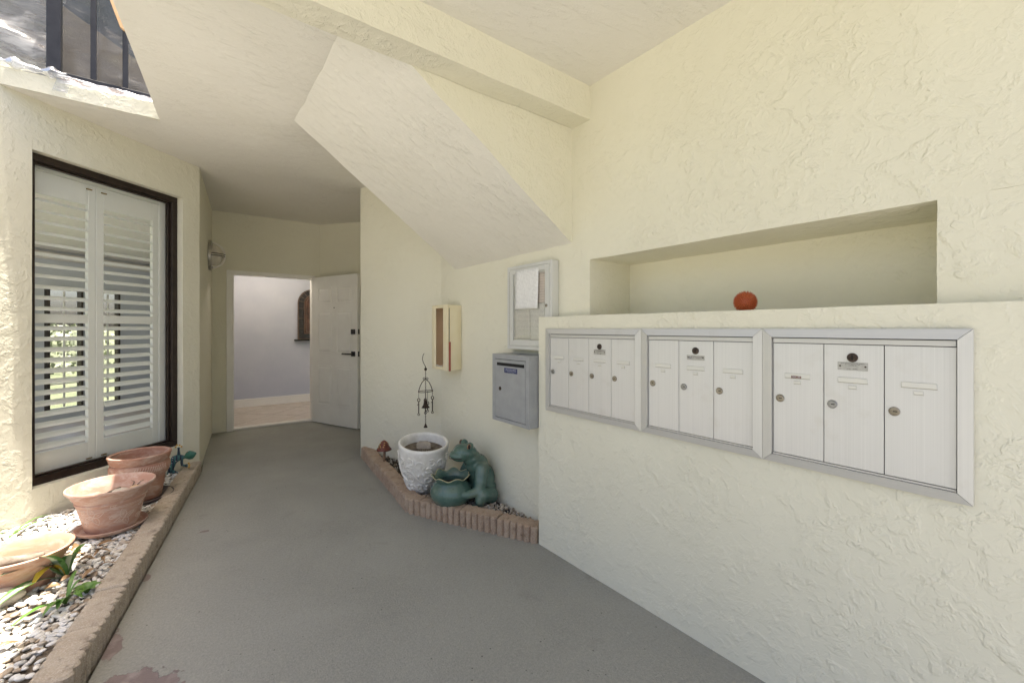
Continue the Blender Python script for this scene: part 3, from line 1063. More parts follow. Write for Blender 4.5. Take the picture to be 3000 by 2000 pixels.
MB().box((.835, .0005, 1.245), (.903, .020, 1.31), .003, 1, DL).build("deadbolt", 'blackmetal', dr)
MB().box((DW + .0003, -.034, 1.245), (DW + .002, -.010, 1.31), 0, 1, DL).build("latch_plate", 'blackmetal', dr)
MB().box((DW + .0003, -.034, .955), (DW + .002, -.010, 1.02), 0, 1, DL).build("latch_plate", 'blackmetal', dr)
MB().box((DW + .002, -.026, .98), (DW + .012, -.017, .998), .002, 1, DL).build("latch", 'lockchrome', dr)
MB().tube([DL(.48, .0, 1.60), DL(.48, .006, 1.60)], .0075, 12).build("peephole", 'lockdark', dr)
MB().box((.835, -.070, .955), (.903, -.0455, 1.02), .002, 1, DL).build("outer_handle", 'blackmetal', dr)

# hall behind the doorway
b = MB()
b.box((.2, 6.722, -.06), (3.4, 8.42, .004))
tag(b.build("hall_floor", 'tile'), kind="structure")
jj = MB()
for x0, y0, x1, y1 in ((.35, 6.76, 1.95, 8.38), (.95, 6.76, 2.55, 8.38), (.22, 7.35, 1.2, 8.38), (.22, 8.30, 1.7, 6.76), (1.0, 8.38, 2.6, 6.76), (1.7, 8.38, 3.3, 6.76)):
    p0, p1 = Vector((x0, y0, .0044)), Vector((x1, y1, .0044))
    d = (p1 - p0).normalized(); n = Vector((-d.y, d.x, 0)) * .0025
    jj.box((0, -.0025, 0), ((p1 - p0).length, .0025, .0005), 0, 1, lambda x, y, z, p0=p0, d=d, n=n: p0 + d * x + n / .0025 * y + Vector((0, 0, z)))
hf = bpy.data.objects["hall_floor"]
jj.build("grout_joint", 'wood', hf)
b = MB()
b.box((.12, 8.42, 0), (3.4, 8.52, 2.5))
b.box((.12, 6.722, 0), (.2, 8.42, 2.5))
b.box((3.4, 6.722, 0), (3.5, 8.42, 2.5))
tag(b.build("hall_wall", 'lavwall'), "lavender grey hallway wall seen through the open doorway", "wall")
b = MB()
b.box((.12, 6.722, 2.5), (3.5, 8.52, 2.58))
tag(b.build("hall_ceiling", 'trimwhite'), "hallway ceiling beyond the doorway", "ceiling")
b = MB()
b.box((.2, 8.402, .005), (3.4, 8.4195, .115), .003)
b.box((.2, 8.395, .115), (3.4, 8.4195, .143), .005)
tag(b.build("baseboard", 'trimwhite'), "tall white baseboard along the hallway wall", "baseboard")
# stained glass panel with its shelf
sg = empty("stained_glass_panel", (1.83, 8.40, 1.13), "dark arched stained glass panel on the hallway wall", "stained glass")
def arch(x0, x1, z0, zs, n=20, inset=0.0):
    cx, r_ = (x0 + x1) / 2, (x1 - x0) / 2 - inset
    pts = [(cx - r_, 8.395, z0 + inset), (cx + r_, 8.395, z0 + inset)]
    for k in range(n + 1):
        a = math.pi * k / n
        pts.append((cx + r_ * math.cos(a), 8.395, zs + r_ * math.sin(a)))
    return pts
MB().prism(arch(1.573, 2.087, 1.13, 1.77), (0, .024, 0)).build("outer_glass", 'leadglass', sg)
b = MB()
b.prism([(x, 8.389, z) for x, _, z in arch(1.573, 2.087, 1.13, 1.77, inset=.10)], (0, .005, 0))
b.build("inner_glass", 'coppglass', sg)
b = MB()
def archline(inset, rad, y=8.387):
    pts = [Vector((x, y, z)) for x, _, z in arch(1.573, 2.087, 1.13, 1.77, inset=inset)]
    b.tube(pts + [pts[0]], rad, 6)
archline(.004, .010); archline(.10, .007); archline(.135, .005)
for k in range(9):
    a = math.pi * (k + .5) / 9
    c = Vector((1.83, 8.388, 1.77))
    dv = Vector((math.cos(a), 0, math.sin(a)))
    b.tube([c + dv * .157, c + dv * .255], .004, 6)
for z in (1.32, 1.50, 1.68):
    b.tube([(1.575, 8.388, z), (1.673, 8.388, z)], .004, 6)
    b.tube([(1.987, 8.388, z), (2.085, 8.388, z)], .004, 6)
for s in (-1, 1):
    b.tube([(1.83 + s * .02, 8.386, 1.25), (1.83 + s * .075, 8.386, 1.45), (1.83 + s * .03, 8.386, 1.62), (1.83 + s * .07, 8.386, 1.75)], .004, 6)
b.build("leading", 'lead', sg)
MB().box((1.515, 8.31, 1.10), (2.145, 8.42, 1.128), .006).build("shelf", 'black', sg)
# ceiling lamp in the hall
cl = empty("hall_lamp", (1.0, 7.3, 2.5), "lit bowl lamp hanging from the hallway ceiling", "lamp")
MB().tube([(1.0, 7.3, 2.5), (1.0, 7.3, 2.17)], .008, 8).build("stem", 'lampsilver', cl)
MB().lathe([(0, 0), (.05, .006), (.09, .03), (.11, .075), (.105, .078), (.085, .035), (0, .01)], (1.0, 7.3, 2.098), 28).build("bowl", 'lampglow', cl, smooth=True)
ll = bpy.data.lights.new("hall_bulb", 'POINT')
ll.energy = 11
ll.color = (1.0, .93, .84)
ll.shadow_soft_size = .06
lo_ = bpy.data.objects.new("hall_bulb", ll)
COL.objects.link(lo_)
lo_.parent = cl
lo_.location = (0, 0, -.27)

# ================================================================== wall lamp
lp = Vector((.198, 6.058, 2.165))
LD = (Vector((.25, 6.60, 0)) - Vector((.09, 4.916, 0))).normalized()
LN = Vector((LD.y, -LD.x, 0))
def LL(a, n, z):
    return lp + LD * a + LN * n + Vector((0, 0, z))
wl = empty("wall_lamp", lp, "round nickel wall lamp with frosted glass and guard bars", "lamp")
b = MB()
b.lathe([(0, 0), (.165, 0), (.172, .004), (.172, .026), (.165, .03), (0, .03)], (0, 0, 0), 40, lambda x, y, z: LL(x, z + .0005, y))
b.build("base_plate", 'lampsilver', wl, smooth=True, autos=35)
b = MB()
b.lathe([(.118, .0), (.116, .02), (.10, .055), (.072, .083), (.035, .098), (0, .102)], (0, 0, 0), 36, lambda x, y, z: LL(x, z + .031, y))
b.build("globe", 'frost', wl, smooth=True)
b = MB()
arc = [LL(0, .03 + .125 * math.sin(math.pi * k / 20), .140 * math.cos(math.pi * k / 20)) for k in range(21)]
b.tube(arc, .012, 8)
b.build("guard", 'trimwhite', wl, smooth=True)
b = MB()
for s in (-.012, .012):
    b.tube([LL(-.13 * math.cos(math.pi * k / 20), .03 + .128 * math.sin(math.pi * k / 20), s) for k in range(21)], .004, 6)
b.build("guard_bar", 'lockdark', wl, smooth=True)

# ================================================================== mailboxes
BX = 1.716
YV = Vector((0, -1, 0))      # reading direction on this wall
ZV = Vector((0, 0, 1))
def lock(door, y, z, mat, slot='h', rr=.0135):
    b = MB()
    b.lathe([(0, .0), (rr, .0), (rr, .0035), (rr - .002, .0055), (.0085, .0058), (.008, .0045), (0, .0045)], (0, 0, 0), 22, lambda a, c, d: (BX - .0105 - d, y + a, z + c))
    o = b.build("lock", mat, door, smooth=True, autos=35)
    s = MB()
    if slot == 'h':
        s.box((BX - .0155, y - .0075, z - .0014), (BX - .0151, y + .003, z + .0014))
    else:
        s.box((BX - .0155, y - .002, z - .008), (BX - .0151, y + .002, z + .008))
    s.build("keyhole", 'black', door)
def mailbox(name, y0, y1, d0, d1, n, label, stagger, master):
    """y0 > y1: left to right in the photograph"""
    zt, zb = 1.315, .833
    it, ib = 1.285, .861
    u = empty(name, (BX, (y0 + y1) / 2, zb), label, "mailboxes", "built-in mailbox units")
    MB().box((BX - .004, d1 - .004, ib - .004), (BX - .0005, d0 + .004, it + .004)).build("backing", 'black', u)
    xo, xi = BX - .0165, BX - .0215
    def bar(pts_out, pts_in, mat):
        b = MB()
        (ya, za), (yb, zb_) = pts_out
        (yc, zc_), (yd, zd) = pts_in
        f_ = [(xo, ya, za), (xo, yb, zb_), (xi, yd, zd), (xi, yc, zc_)]
        k_ = [(BX - .0003, p[1], p[2]) for p in f_]
        va = [b.bm.verts.new(p) for p in f_]
        vb = [b.bm.verts.new(p) for p in k_]
        b.bm.faces.new(va); b.bm.faces.new(vb[::-1])
        for i in range(4):
            b.bm.faces.new([va[i], va[(i + 1) % 4], vb[(i + 1) % 4], vb[i]])
        b.build("frame_bar", mat, u)
    g_ = .0007
    bar(((y0 - g_, zt), (y1 + g_, zt)), ((d0 + .0015 - g_, it), (d1 - .0015 + g_, it)), 'alu_frame')
    bar(((y0 - g_, zb), (y1 + g_, zb)), ((d0 + .0015 - g_, ib), (d1 - .0015 + g_, ib)), 'alu_frame')
    bar(((y0, zt - g_), (y0, zb + g_)), ((d0 + .0015, it - g_), (d0 + .0015, ib + g_)), 'alu_framez')
    bar(((y1, zt - g_), (y1, zb + g_)), ((d1 - .0015, it - g_), (d1 - .0015, ib + g_)), 'alu_framez')
    MB().box((BX - .0125, d1 + .001, it - .0195), (BX - .0045, d0 - .001, it - .003), .0008).build("header_rail", 'alu_frame', u)
    MB().box((BX - .014, d1 + .001, ib + .0005), (BX - .0045, d0 - .001, ib + .0065), .0008).build("sill_rail", 'alu_frame', u)
    w_ = (d0 - d1) / n
    for i in range(n):
        a, c = d0 - i * w_ - .0011, d0 - (i + 1) * w_ + .0011
        door = MB().box((BX - .0105, c, ib + .008), (BX - .0045, a, it - .0215), .0008).build("door", 'alu_door', u)
        mid = (a + c) / 2
        nm = MB().box((BX - .0142, mid - .0385, 1.1415), (BX - .0106, mid + .0385, 1.1575), .0012).build("name_holder", 'holder', door)
        nw = MB()
        nw.box((BX - .0138, mid - .0105, 1.1225), (BX - .0106, mid + .0105, 1.1325), .001)
        nw.build("number_holder", 'holder', door)
        MB().box((BX - .0112, mid - .0395, 1.1400), (BX - .01055, mid + .0395, 1.1412)).build("holder_edge", 'lockmetal', door)
        MB().box((BX - .0112, mid - .0110, 1.1212), (BX - .01055, mid + .0110, 1.1223)).build("holder_edge", 'lockmetal', door)
        lock(door, a - .020 - (.002 if n == 4 else .003), 1.066, 'lockchrome' if (i + n) % 4 == 0 else 'lockmetal')
        if i == master[0]:
            lock(door, mid, 1.2225, 'lockdark', 'v', .0145)
            if master[1] == 'AF':
                pl = MB().box((BX - .0118, mid - .0395, 1.1835), (BX - .0106, mid + .0395, 1.2035), .0004).build("maker_plate", 'plate', door)
                text("plate_logo", "AF", .0125, (BX - .0119, mid + .0225, 1.1895), YV, ZV, 'blueink', door, off=.0002, sx=1.15)
                text("plate_text", "APPROVED U.S. POSTAL SERVICE\nAUTH-FLORENCE MFG CO\nU.S. MAIL", .0034, (BX - .0119, mid - .011, 1.1965), YV, ZV, 'ink', door, off=.0002)
            else:
                pl = MB().box((BX - .0118, mid - .0395, 1.1815), (BX - .0106, mid + .0395, 1.2075), .0004).build("maker_plate", 'plate', door)
                text("plate_text", "APPROVED BY POSTMASTER GENERAL\nAUTH-FLORENCE CORP\nCHICAGO, ILL.", .0036, (BX - .0119, mid, 1.2025), YV, ZV, 'ink', door, off=.0002)
                text("plate_text", "U.S.   MAIL", .0062, (BX - .0119, mid, 1.1838), YV, ZV, 'ink', door, off=.0002)
            for s in (-1, 1):
                MB().lathe([(0, 0), (.0028, 0), (.0024, .0012), (0, .0015)], (0, 0, 0), 10, lambda p, q, d, s=s: (BX - .0118 - d, mid + s * .033 + p, 1.1945 + q)).build("rivet", 'lockdark', door)
        if master[1] == 'CHA' and i == 0:
            MB().box((BX - .0150, mid - .013, 1.1418), (BX - .01425, mid + .018, 1.1500)).build("label_tape", 'brownlabel', door)
            text("label_text", "CHA_AR", .0070, (BX - .0151, mid + .0025, 1.1436), YV, ZV, 'whiteink', door, off=.0002)
    return u
mailbox("mailbox_unit", 1.914, 1.2405, 1.878, 1.272, 4, "leftmost mailbox unit, with four narrow doors", 0, (2, 'US'))
mailbox("mailbox_unit", 1.2395, .707, 1.204, .740, 3, "middle mailbox unit of three doors, with the blue AF plate", 0, (1, 'AF'))
mailbox("mailbox_unit", .7060, .1715, .673, .203, 3, "rightmost mailbox unit of three doors, with a brown name label", 0, (1, 'CHA'))

# ================================================================== grey drop box
FX = 1.65
dbx = empty("drop_box", (1.72, 2.20, .706), "grey metal drop box with letter slot and blue sticker", "drop box")
b = MB()
b.box((FX + .004, 2.003, .706), (1.7995, 2.393, 1.149), .003)
b.build("case", 'boxgrey', dbx)
for lo_, hi_ in (((FX - .004, 2.003, .706), (FX + .004, 2.034, 1.149)), ((FX - .004, 2.364, .706), (FX + .004, 2.393, 1.149)),
               ((FX - .004, 2.034, 1.117), (FX + .004, 2.364, 1.149)), ((FX - .004, 2.034, .706), (FX + .004, 2.364, .729))):
    MB().box(lo_, hi_, .001).build("rim", 'boxgrey', dbx)
MB().box((FX + .0015, 2.034, .729), (FX + .0039, 2.364, 1.117)).build("door_gap", 'black', dbx)
dd = MB().box((FX - .0045, 2.037, .732), (FX + .0014, 2.3615, 1.114), .0012).build("door", 'boxgrey', dbx)
MB().box((FX - .0058, 2.048, 1.074), (FX - .0046, 2.338, 1.094), .0003).build("letter_slot", 'black', dd)
MB().box((FX - .0056, 2.118, 1.031), (FX - .0047, 2.255, 1.063), .0002).build("sticker", 'navylabel', dd)
text("sticker_text", "PLEASE USE THIS DROP BOX", .0085, (FX - .0057, 2.186, 1.0525), YV, ZV, 'whiteink', dd, off=.0002)
text("sticker_text", "PAYMENTS AND NOTICES", .0095, (FX - .0057, 2.186, 1.0425), YV, ZV, 'whiteink', dd, off=.0002)
text("sticker_text", "FOR THE ASSOCIATION", .0065, (FX - .0057, 2.186, 1.0345), YV, ZV, 'whiteink', dd, off=.0002)
MB().lathe([(0, 0), (.0125, 0), (.0125, .003), (.009, .005), (0, .005)], (0, 0, 0), 20, lambda a, c, d: (FX - .0047 - d, 2.302 + a, .923 + c)).build("lock", 'lockdark', dd, smooth=True, autos=35)

# ================================================================== notice board
NX = 1.745
nb = empty("notice_board", (1.77, 2.13, 1.18), "aluminium glazed notice board locked on the niche wall", "notice board")
MB().box((NX + .006, 1.905, 1.180), (1.7995, 2.352, 1.731), .003).build("case", 'boardalu', nb)
for lo_, hi_ in (((NX - .003, 1.905, 1.180), (NX + .0055, 1.927, 1.731)), ((NX - .003, 2.330, 1.180), (NX + .0055, 2.352, 1.731)),
               ((NX - .003, 1.927, 1.711), (NX + .0055, 2.330, 1.731)), ((NX - .003, 1.927, 1.180), (NX + .0055, 2.330, 1.203))):
    MB().box(lo_, hi_, .001).build("rim", 'boardalu', nb)
bd = MB()
for lo_, hi_ in (((NX - .005, 1.929, 1.205), (NX + .003, 1.966, 1.709)), ((NX - .005, 2.287, 1.205), (NX + .003, 2.3265, 1.709)),
               ((NX - .005, 1.966, 1.676), (NX + .003, 2.287, 1.709)), ((NX - .005, 1.966, 1.205), (NX + .003, 2.287, 1.240))):
    bd.box(lo_, hi_, .001)
bdo = bd.build("glazed_door", 'boardalu', nb)
MB().box((NX + .0005, 1.966, 1.240), (NX + .002, 2.287, 1.676)).build("pane", 'cabglass', bdo)
hg = MB()
z = 1.21
while z < 1.70:
    hg.box((NX - .0056, 2.3268, z), (NX - .002, 2.3292, z + .009))
    z += .0145
hg.build("hinge", 'lockmetal', bdo)
MB().lathe([(0, 0), (.0095, 0), (.0095, .004), (.006, .006), (0, .006)], (0, 0, 0), 20, lambda a, c, d: (NX - .0052 - d, 1.951 + a, 1.457 + c)).build("lock", 'lockmetal', bdo, smooth=True, autos=35)
MB().box((NX + .0048, 1.93, 1.21), (NX + .0056, 2.325, 1.70)).build("pin_board", 'paper', nb)
def sheet(name, x, y0, y1, z0, z1, tilt, mat, label, curl=0.0, group=None):
    b = MB()
    cy, cz = (y0 + y1) / 2, (z0 + z1) / 2
    ct, st_ = math.cos(tilt), math.sin(tilt)
    def f(u, v):
        y = y1 + (y0 - y1) * u - cy
        zz = z0 + (z1 - z0) * v - cz
        return Vector((x - curl * (1 - v) ** 2 * (.3 + .7 * u), cy + y * ct - zz * st_, cz + y * st_ + zz * ct))
    b.grid(f, 8, 10)
    o = b.build(name, mat, recalc=False, smooth=True)
    s = o.modifiers.new("thickness", 'SOLIDIFY')
    s.thickness = .0004
    return tag(o, label, "paper", group)
sheet("paper_sheet", NX - .0065, 2.025, 2.262, 1.443, 1.697, R(.8), 'print_white', "white typed letter taped over the notice board glass", .006)
sheet("paper_sheet", NX + .0040, 2.118, 2.283, 1.245, 1.60, 0, 'print_old', "older printed page behind glass at lower left of the notice board")
sheet("paper_sheet", NX + .0034, 1.972, 2.120, 1.244, 1.475, R(-3), 'print_old2', "slightly tilted printed page behind glass at the notice board's lower right")
sheet("paper_sheet", NX + .0044, 1.974, 2.10, 1.47, 1.668, 0, 'print_pink', "pinkish page behind glass at the notice board's upper right")

# ================================================================== cream extinguisher cabinet
HX = 1.667
hc = empty("extinguisher_cabinet", (1.735, 3.198, .98), "empty cream plastic extinguisher cabinet with open front", "cabinet")
b = MB()
y0, y1, z0, z1 = 3.064, 3.332, .980, 1.508
for lo_, hi_ in (((HX + .012, y0, z0), (1.7995, y0 + .012, z1)), ((HX + .012, y1 - .012, z0), (1.7995, y1, z1)),
               ((HX + .012, y0 + .012, z1 - .012), (1.7995, y1 - .012, z1)), ((HX + .012, y0 + .012, z0), (1.7995, y1 - .012, z0 + .012))):
    b.box(lo_, hi_, .004, 2)
b.build("shell", 'cream_plastic', hc, smooth=True, autos=40)
MB().box((1.79, y0 + .012, z0 + .012), (1.7992, y1 - .012, z1 - .012)).build("back_panel", 'tanback', hc)
MB().box((HX + .013, y1 - .020, z0 + .013), (1.789, y1 - .0125, z1 - .013)).build("liner", 'tanback', hc)
b = MB()
fo, fi = .0, .034
for lo_, hi_ in (((HX, y0 - .004, z0 - .004), (HX + .0118, y0 + .074, z1 + .004)), ((HX, y1 - .062, z0 - .004), (HX + .0118, y1 + .004, z1 + .004)),
               ((HX, y0 + .074, z1 - .024), (HX + .0118, y1 - .062, z1 + .004)), ((HX, y0 + .074, z0 - .004), (HX + .0118, y1 - .062, z0 + .022))):
    b.box(lo_, hi_, .0055, 3)
b.build("front_frame", 'cream_plastic', hc, smooth=True, autos=40)
MB().box((HX + .014, y0 - .006, z0 - .006), (HX + .030, y0 - .0003, 1.21), .001).build("break_bar", 'redbar', hc)
b = MB()
z = 1.215
while z < 1.485:
    b.sphere((HX + .018, y0 - .002, z), .0035, 8, 6)
    z += .0068
b.build("bead_chain", 'lockmetal', hc, smooth=True)
b = MB()
b.tube([(HX + .006, 3.30, 1.003), (HX + .002, 3.24, 1.012), (HX + .004, 3.19, 1.002), (HX + .003, 3.15, 1.015)], .004, 6)
b.build("broken_shard", 'holder', hc)

# ================================================================== wind chime
CHX, CHY = 1.665, 3.452
wc = empty("wind_chime", (CHX, CHY, .972), "rusty iron wind chime with bell and hanging keys", "wind chime")
iu = Vector((.7972, -.6038, 0))            # across the view
iv = Vector((.6038, .7972, 0))
def CP(a, z, dd_=0.0):
    return Vector((CHX, CHY, 0)) + iu * a + iv * dd_ + Vector((0, 0, z))
def chain(b, a0, z0, z1, dd_=0.0, step=.0125):
    z = z0
    k = 0
    while z > z1:
        pts = []
        for j in range(9):
            t = 2 * math.pi * j / 8
            ca = .0042 * math.cos(t)
            pts.append(CP(a0 + (ca if k % 2 == 0 else 0), z - step * .5 + .0085 * math.sin(t), dd_ + (0 if k % 2 == 0 else ca)))
        b.tube(pts, .0014, 5, False)
        z -= step
        k += 1
b = MB(); chain(b, 0, .955, .885); chain(b, 0, .87, .66); chain(b, 0, .63, .487)
b.build("chain", 'iron', wc)
b = MB()
b.tube([CP(-.004, .99), CP(-.02, 1.02), CP(-.028, 1.05), CP(-.022, 1.085), CP(-.012, 1.10)], .0028, 6)
b.sphere(CP(0, .962), .013, 10, 8)
b.tube([CP(0, .975), CP(-.004, .992)], .004, 6)
b.build("hook", 'iron', wc, smooth=True)
b = MB()
for s in (-1, 1):
    b.tube([CP(0, .878), CP(s * .012, .868), CP(s * .032, .845), CP(s * .047, .815), CP(s * .055, .79), CP(s * .062, .768)], .0035, 6)
    b.tube([CP(0, .872), CP(s * .008, .886), CP(s * .018, .889), CP(s * .024, .880), CP(s * .019, .871), CP(s * .013, .876)], .0028, 6)
b.build("arm", 'iron', wc, smooth=True)
b = MB()
b.tube([CP(.063 * math.cos(2 * math.pi * k / 32), .768 + .004 * math.cos(2 * math.pi * k / 32), .063 * math.sin(2 * math.pi * k / 32)) for k in range(33)], .003, 6, False)
b.build("ring", 'iron', wc, smooth=True)
b = MB()
b.lathe([(.0, .0), (.010, -.002), (.016, -.02), (.020, -.045), (.034, -.068), (.037, -.070), (.033, -.066), (.0, -.01)], (CP(0, 0).x, CP(0, 0).y, .695), 20)
b.build("bell", 'iron', wc, smooth=True)
def key(a, z0, z1, dd_, lab):
    b = MB()
    b.tube([CP(a, .768, dd_), CP(a, z0 + .02, dd_)], .002, 5)
    c = CP(a, z0, dd_)
    b.tube([c + iu * (.011 * math.cos(t * math.pi / 6)) + Vector((0, 0, .014 * math.sin(t * math.pi / 6))) for t in range(13)], .0036, 6, False)
    b.tube([c - Vector((0, 0, .012)), CP(a, z1, dd_)], .0048, 7)
    e_ = CP(a, z1, dd_)
    b.tube([e_ + iu * (.009 * math.cos(t * math.pi / 5)) + Vector((0, 0, -.009 + .009 * math.sin(t * math.pi / 5))) for t in range(11)], .003, 6, False)
    zc_ = z0 - .35 * (z0 - z1)
    b.tube([CP(a, zc_, dd_), CP(a - .011, zc_ + .003, dd_), CP(a - .012, zc_ - .006, dd_)], .0025, 5)
    b.build("hanging_key", 'iron', wc, smooth=True)
key(-.060, .692, .575, 0, ""); key(.060, .712, .594, 0, ""); key(.012, .660, .600, .03, ""); key(.010, .70, .60, -.06, "")
b = MB()
b.lathe([(0, .0), (.004, 0), (.018, -.035), (0, -.035)], (CP(0, 0).x, CP(0, 0).y, .487), 10)
b.build("end_cone", 'iron', wc)

# ================================================================== spiky ball on the ledge, tape mark
b = MB()
bc, br = Vector((1.886, .852, 1.387 + .0415)), .038
b.sphere(bc, br, 24, 16)
ga = math.pi * (3 - math.sqrt(5))
for i in range(260):
    zz = 1 - 2 * (i + .5) / 260
    rr = math.sqrt(1 - zz * zz)
    d = Vector((rr * math.cos(ga * i), rr * math.sin(ga * i), zz))
    if zz < -.85:
        continue
    b.tube([bc + d * (br - .001), bc + d * (br + .0095)], [.0032, .0008], 5)
tag(b.build("spiky_ball", 'ball', smooth=True, autos=40), "small red spiky rubber ball in the niche", "ball")
b = MB()
b.prism([(1.7994, 1.051, 1.779), (1.7994, .976, 1.770), (1.7994, .976, 1.783), (1.7994, 1.051, 1.790)], (-.0006, 0, 0))
tag(b.build("tape_strip", new_mat("faded_tape", (.72, .69, .58), .4)), "faint strip of clear tape stuck above the niche", "tape")

# ================================================================== scalloped edging blocks
def edging_mesh(n_sc, L, th=.085, hgt=.107, seed=0):
    """plan: x along the run, y from 0 (outer, scalloped) to th"""
    rnd = random.Random(seed)
    p = L / n_sc
    out, inn = [], []
    for k in range(n_sc):
        for j in range(7):
            t = j / 7
            out.append((k * p + t * p, -.019 * math.sin(math.pi * t) ** .55))
    out.append((L, 0))
    for k in range(n_sc):
        for j in range(3):
            t = j / 3
            inn.append((L - (k * p + t * p), th + .012 * math.sin(math.pi * t)))
    inn.append((0, th))
    poly = out + inn
    bm = bmesh.new()
    cx, cy = L / 2, th / 2
    lv = []
    for z, ins in ((-.03, 0), (hgt - .008, 0), (hgt, .007)):
        row = []
        for x, y in poly:
            dx = (cx - x) * ins / (L / 2)
            dy = ins if y < th / 2 else -ins
            row.append(bm.verts.new((x + dx + rnd.uniform(-.0012, .0012), y + dy + rnd.uniform(-.0016, .0016), z + (rnd.uniform(-.002, .002) if z > 0 else 0))))
        lv.append(row)
    n = len(poly)
    for a, b_ in zip(lv, lv[1:]):
        for k in range(n):
            bm.faces.new([a[k], a[(k + 1) % n], b_[(k + 1) % n], b_[k]])
    # top: strips between outer and inner
    top = lv[-1]
    no = len(out)
    oi = list(range(no))
    ii = list(range(no, n))[::-1]
    i = j = 0
    while i < no - 1 or j < len(ii) - 1:
        xo = poly[oi[i + 1]][0] if i < no - 1 else 9
        xi = poly[ii[j + 1]][0] if j < len(ii) - 1 else 9
        if xo <= xi:
            bm.faces.new([top[oi[i]], top[oi[i + 1]], top[ii[j]]]); i += 1
        else:
            bm.faces.new([top[oi[i]], top[ii[j + 1]], top[ii[j]]]); j += 1
    bmesh.ops.recalc_face_normals(bm, faces=list(bm.faces))
    me = bpy.data.meshes.new("edging_block")
    bm.to_mesh(me)
    bm.free()
    return me
def run_edging(root, p, q, mat, flip, meshes, n_sc=6):
    """blocks from p to q; outer face on the right of p->q unless flip"""
    p, q = Vector((*p, 0)), Vector((*q, 0))
    d = q - p
    n = max(1, round(d.length / .3))
    L = d.length / n
    rnd = random.Random(int(p.x * 1000))
    for i in range(n):
        me = meshes[rnd.randrange(len(meshes))]
        o = bpy.data.objects.new("edging_block", me)
        COL.objects.link(o)
        o.parent = root
        a = math.atan2(d.y, d.x)
        o.location = p + d * (i / n) - WLOC[root.name] + Vector((0, 0, rnd.uniform(-.006, .002)))
        o.rotation_euler = (rnd.uniform(-.012, .012), rnd.uniform(-.012, .012), a + rnd.uniform(-.012, .012))
        o.scale = (L / .3 * .992, 1, 1)
edR = [edging_mesh(6, .3, seed=s) for s in range(4)]
for me in edR:
    me.materials.append(M['blockR'])
edL = [edging_mesh(6, .3, .092, .107, seed=s + 20) for s in range(4)]
for me in edL:
    me.materials.append(M['blockL'])
er = empty("planter_edging", (1.45, 2.9, 0), "salmon scalloped concrete edging around the frog's gravel corner", "edging")
run_edging(er, (1.436, 4.44), (1.268, 2.90), 'blockR', False, edR)
run_edging(er, (1.333, 2.752), (1.712, 2.003), 'blockR', False, edR)
# the two cut pieces turning the corner
cm = edging_mesh(2, .098, .08, seed=51); cm.materials.append(M['blockR'])
cm2 = edging_mesh(1, .06, .08, seed=52); cm2.materials.append(M['blockR'])
for me, loc, a in ((cm, (1.266, 2.893), math.atan2(-.085, .045)), (cm2, (1.312, 2.806), math.atan2(-.055, .025))):
    o = bpy.data.objects.new("edging_block", me)
    COL.objects.link(o)
    o.parent = er
    o.location = Vector((*loc, 0)) - WLOC[er.name]
    o.rotation_euler = (0, 0, a)
el = empty("planter_edging", (-.12, 3.5, 0), "weathered tan scalloped concrete edging beside the window planter", "edging")
# outer face towards the walkway: run from near to far, outer on the right
run_edging(el, (-.484, 1.20), (.086, 4.88), 'blockL', False, edL)

# ================================================================== left bed: soil, pebbles
bedL = MB()
def bed_h(x, y):
    return .062 + .012 * noise.noise(Vector((x * 4, y * 4, 0)))
NB = 26
def bfn(u, v):
    y = 1.2 + (4.9 - 1.2) * v
    xr = -.56 + .1549 * (y - 1.2)
    xl = max(-1.7, .09 - .733 / .681 * (4.916 - y)) if y > 3.1 else -1.9
    xl = min(xl - .02, xr - .01)
    x = xl + (xr - xl) * u
    return Vector((x, y, bed_h(x, y)))
bedL.grid(bfn, 24, 40)
bed = tag(bedL.build("pebble_bed", 'soil', recalc=False, smooth=True), kind="structure")

def pebble_mesh(seed, sub=2, ang=0.0):
    rnd = random.Random(seed)
    bm = bmesh.new()
    bmesh.ops.create_icosphere(bm, subdivisions=sub, radius=1)
    off = Vector((rnd.random() * 50, rnd.random() * 50, rnd.random() * 50))
    for v in bm.verts:
        k = 1 + .22 * noise.noise(v.co * .9 + off) + ang * rnd.uniform(-1, 1)
        v.co = v.co * k
    me = bpy.data.meshes.new("pebble")
    bm.to_mesh(me)
    bm.free()
    for p in me.polygons:
        p.use_smooth = ang == 0
    me.materials.append(M['pebble' if ang == 0 else 'gravel'])
    return me
PB = [pebble_mesh(s) for s in range(10)]
rp = random.Random(11)
def in_bed(x, y):
    xr = -.56 + .1549 * (y - 1.2) - .025
    if x > xr:
        return False
    # inside of the wall line
    s = (Vector((x, y, 0)) - A0).dot(NI)
    return s < -.02
spots = []
y = 1.9
while y < 4.85:
    x = -1.35
    while x < .1:
        px_, py_ = x + rp.uniform(-.012, .012), y + rp.uniform(-.012, .012)
        if in_bed(px_, py_):
            spots.append((px_, py_))
        x += .0225
    y += .0225
def bare(x, y):
    # dark earthy patches where the pebbles are thin
    return noise.noise(Vector((x * 3.1 + 4, y * 3.1, 2))) > .30
def pebble_tf(x, y, lift, big):
    L = rp.uniform(.012, .0215) * big
    loc = Vector((x, y, bed_h(x, y) + lift))
    rot = (rp.uniform(-.45, .45), rp.uniform(-.45, .45), rp.uniform(0, math.pi))
    sc = (L, L * rp.uniform(.58, .8), L * rp.uniform(.34, .5))
    return loc, rot, sc
cf = Vector((math.sin(R(37.14)), math.cos(R(37.14))))
near = []
for (x, y) in spots:
    if bare(x, y) and rp.random() < .75:
        continue
    lat = x * cf.y - y * cf.x
    dep = x * cf.x + y * cf.y
    vis = abs(lat / dep) < 1.24 and dep > 1.45
    near.append((0 if vis else 1, dep, x, y))
near.sort()
mass = MB()
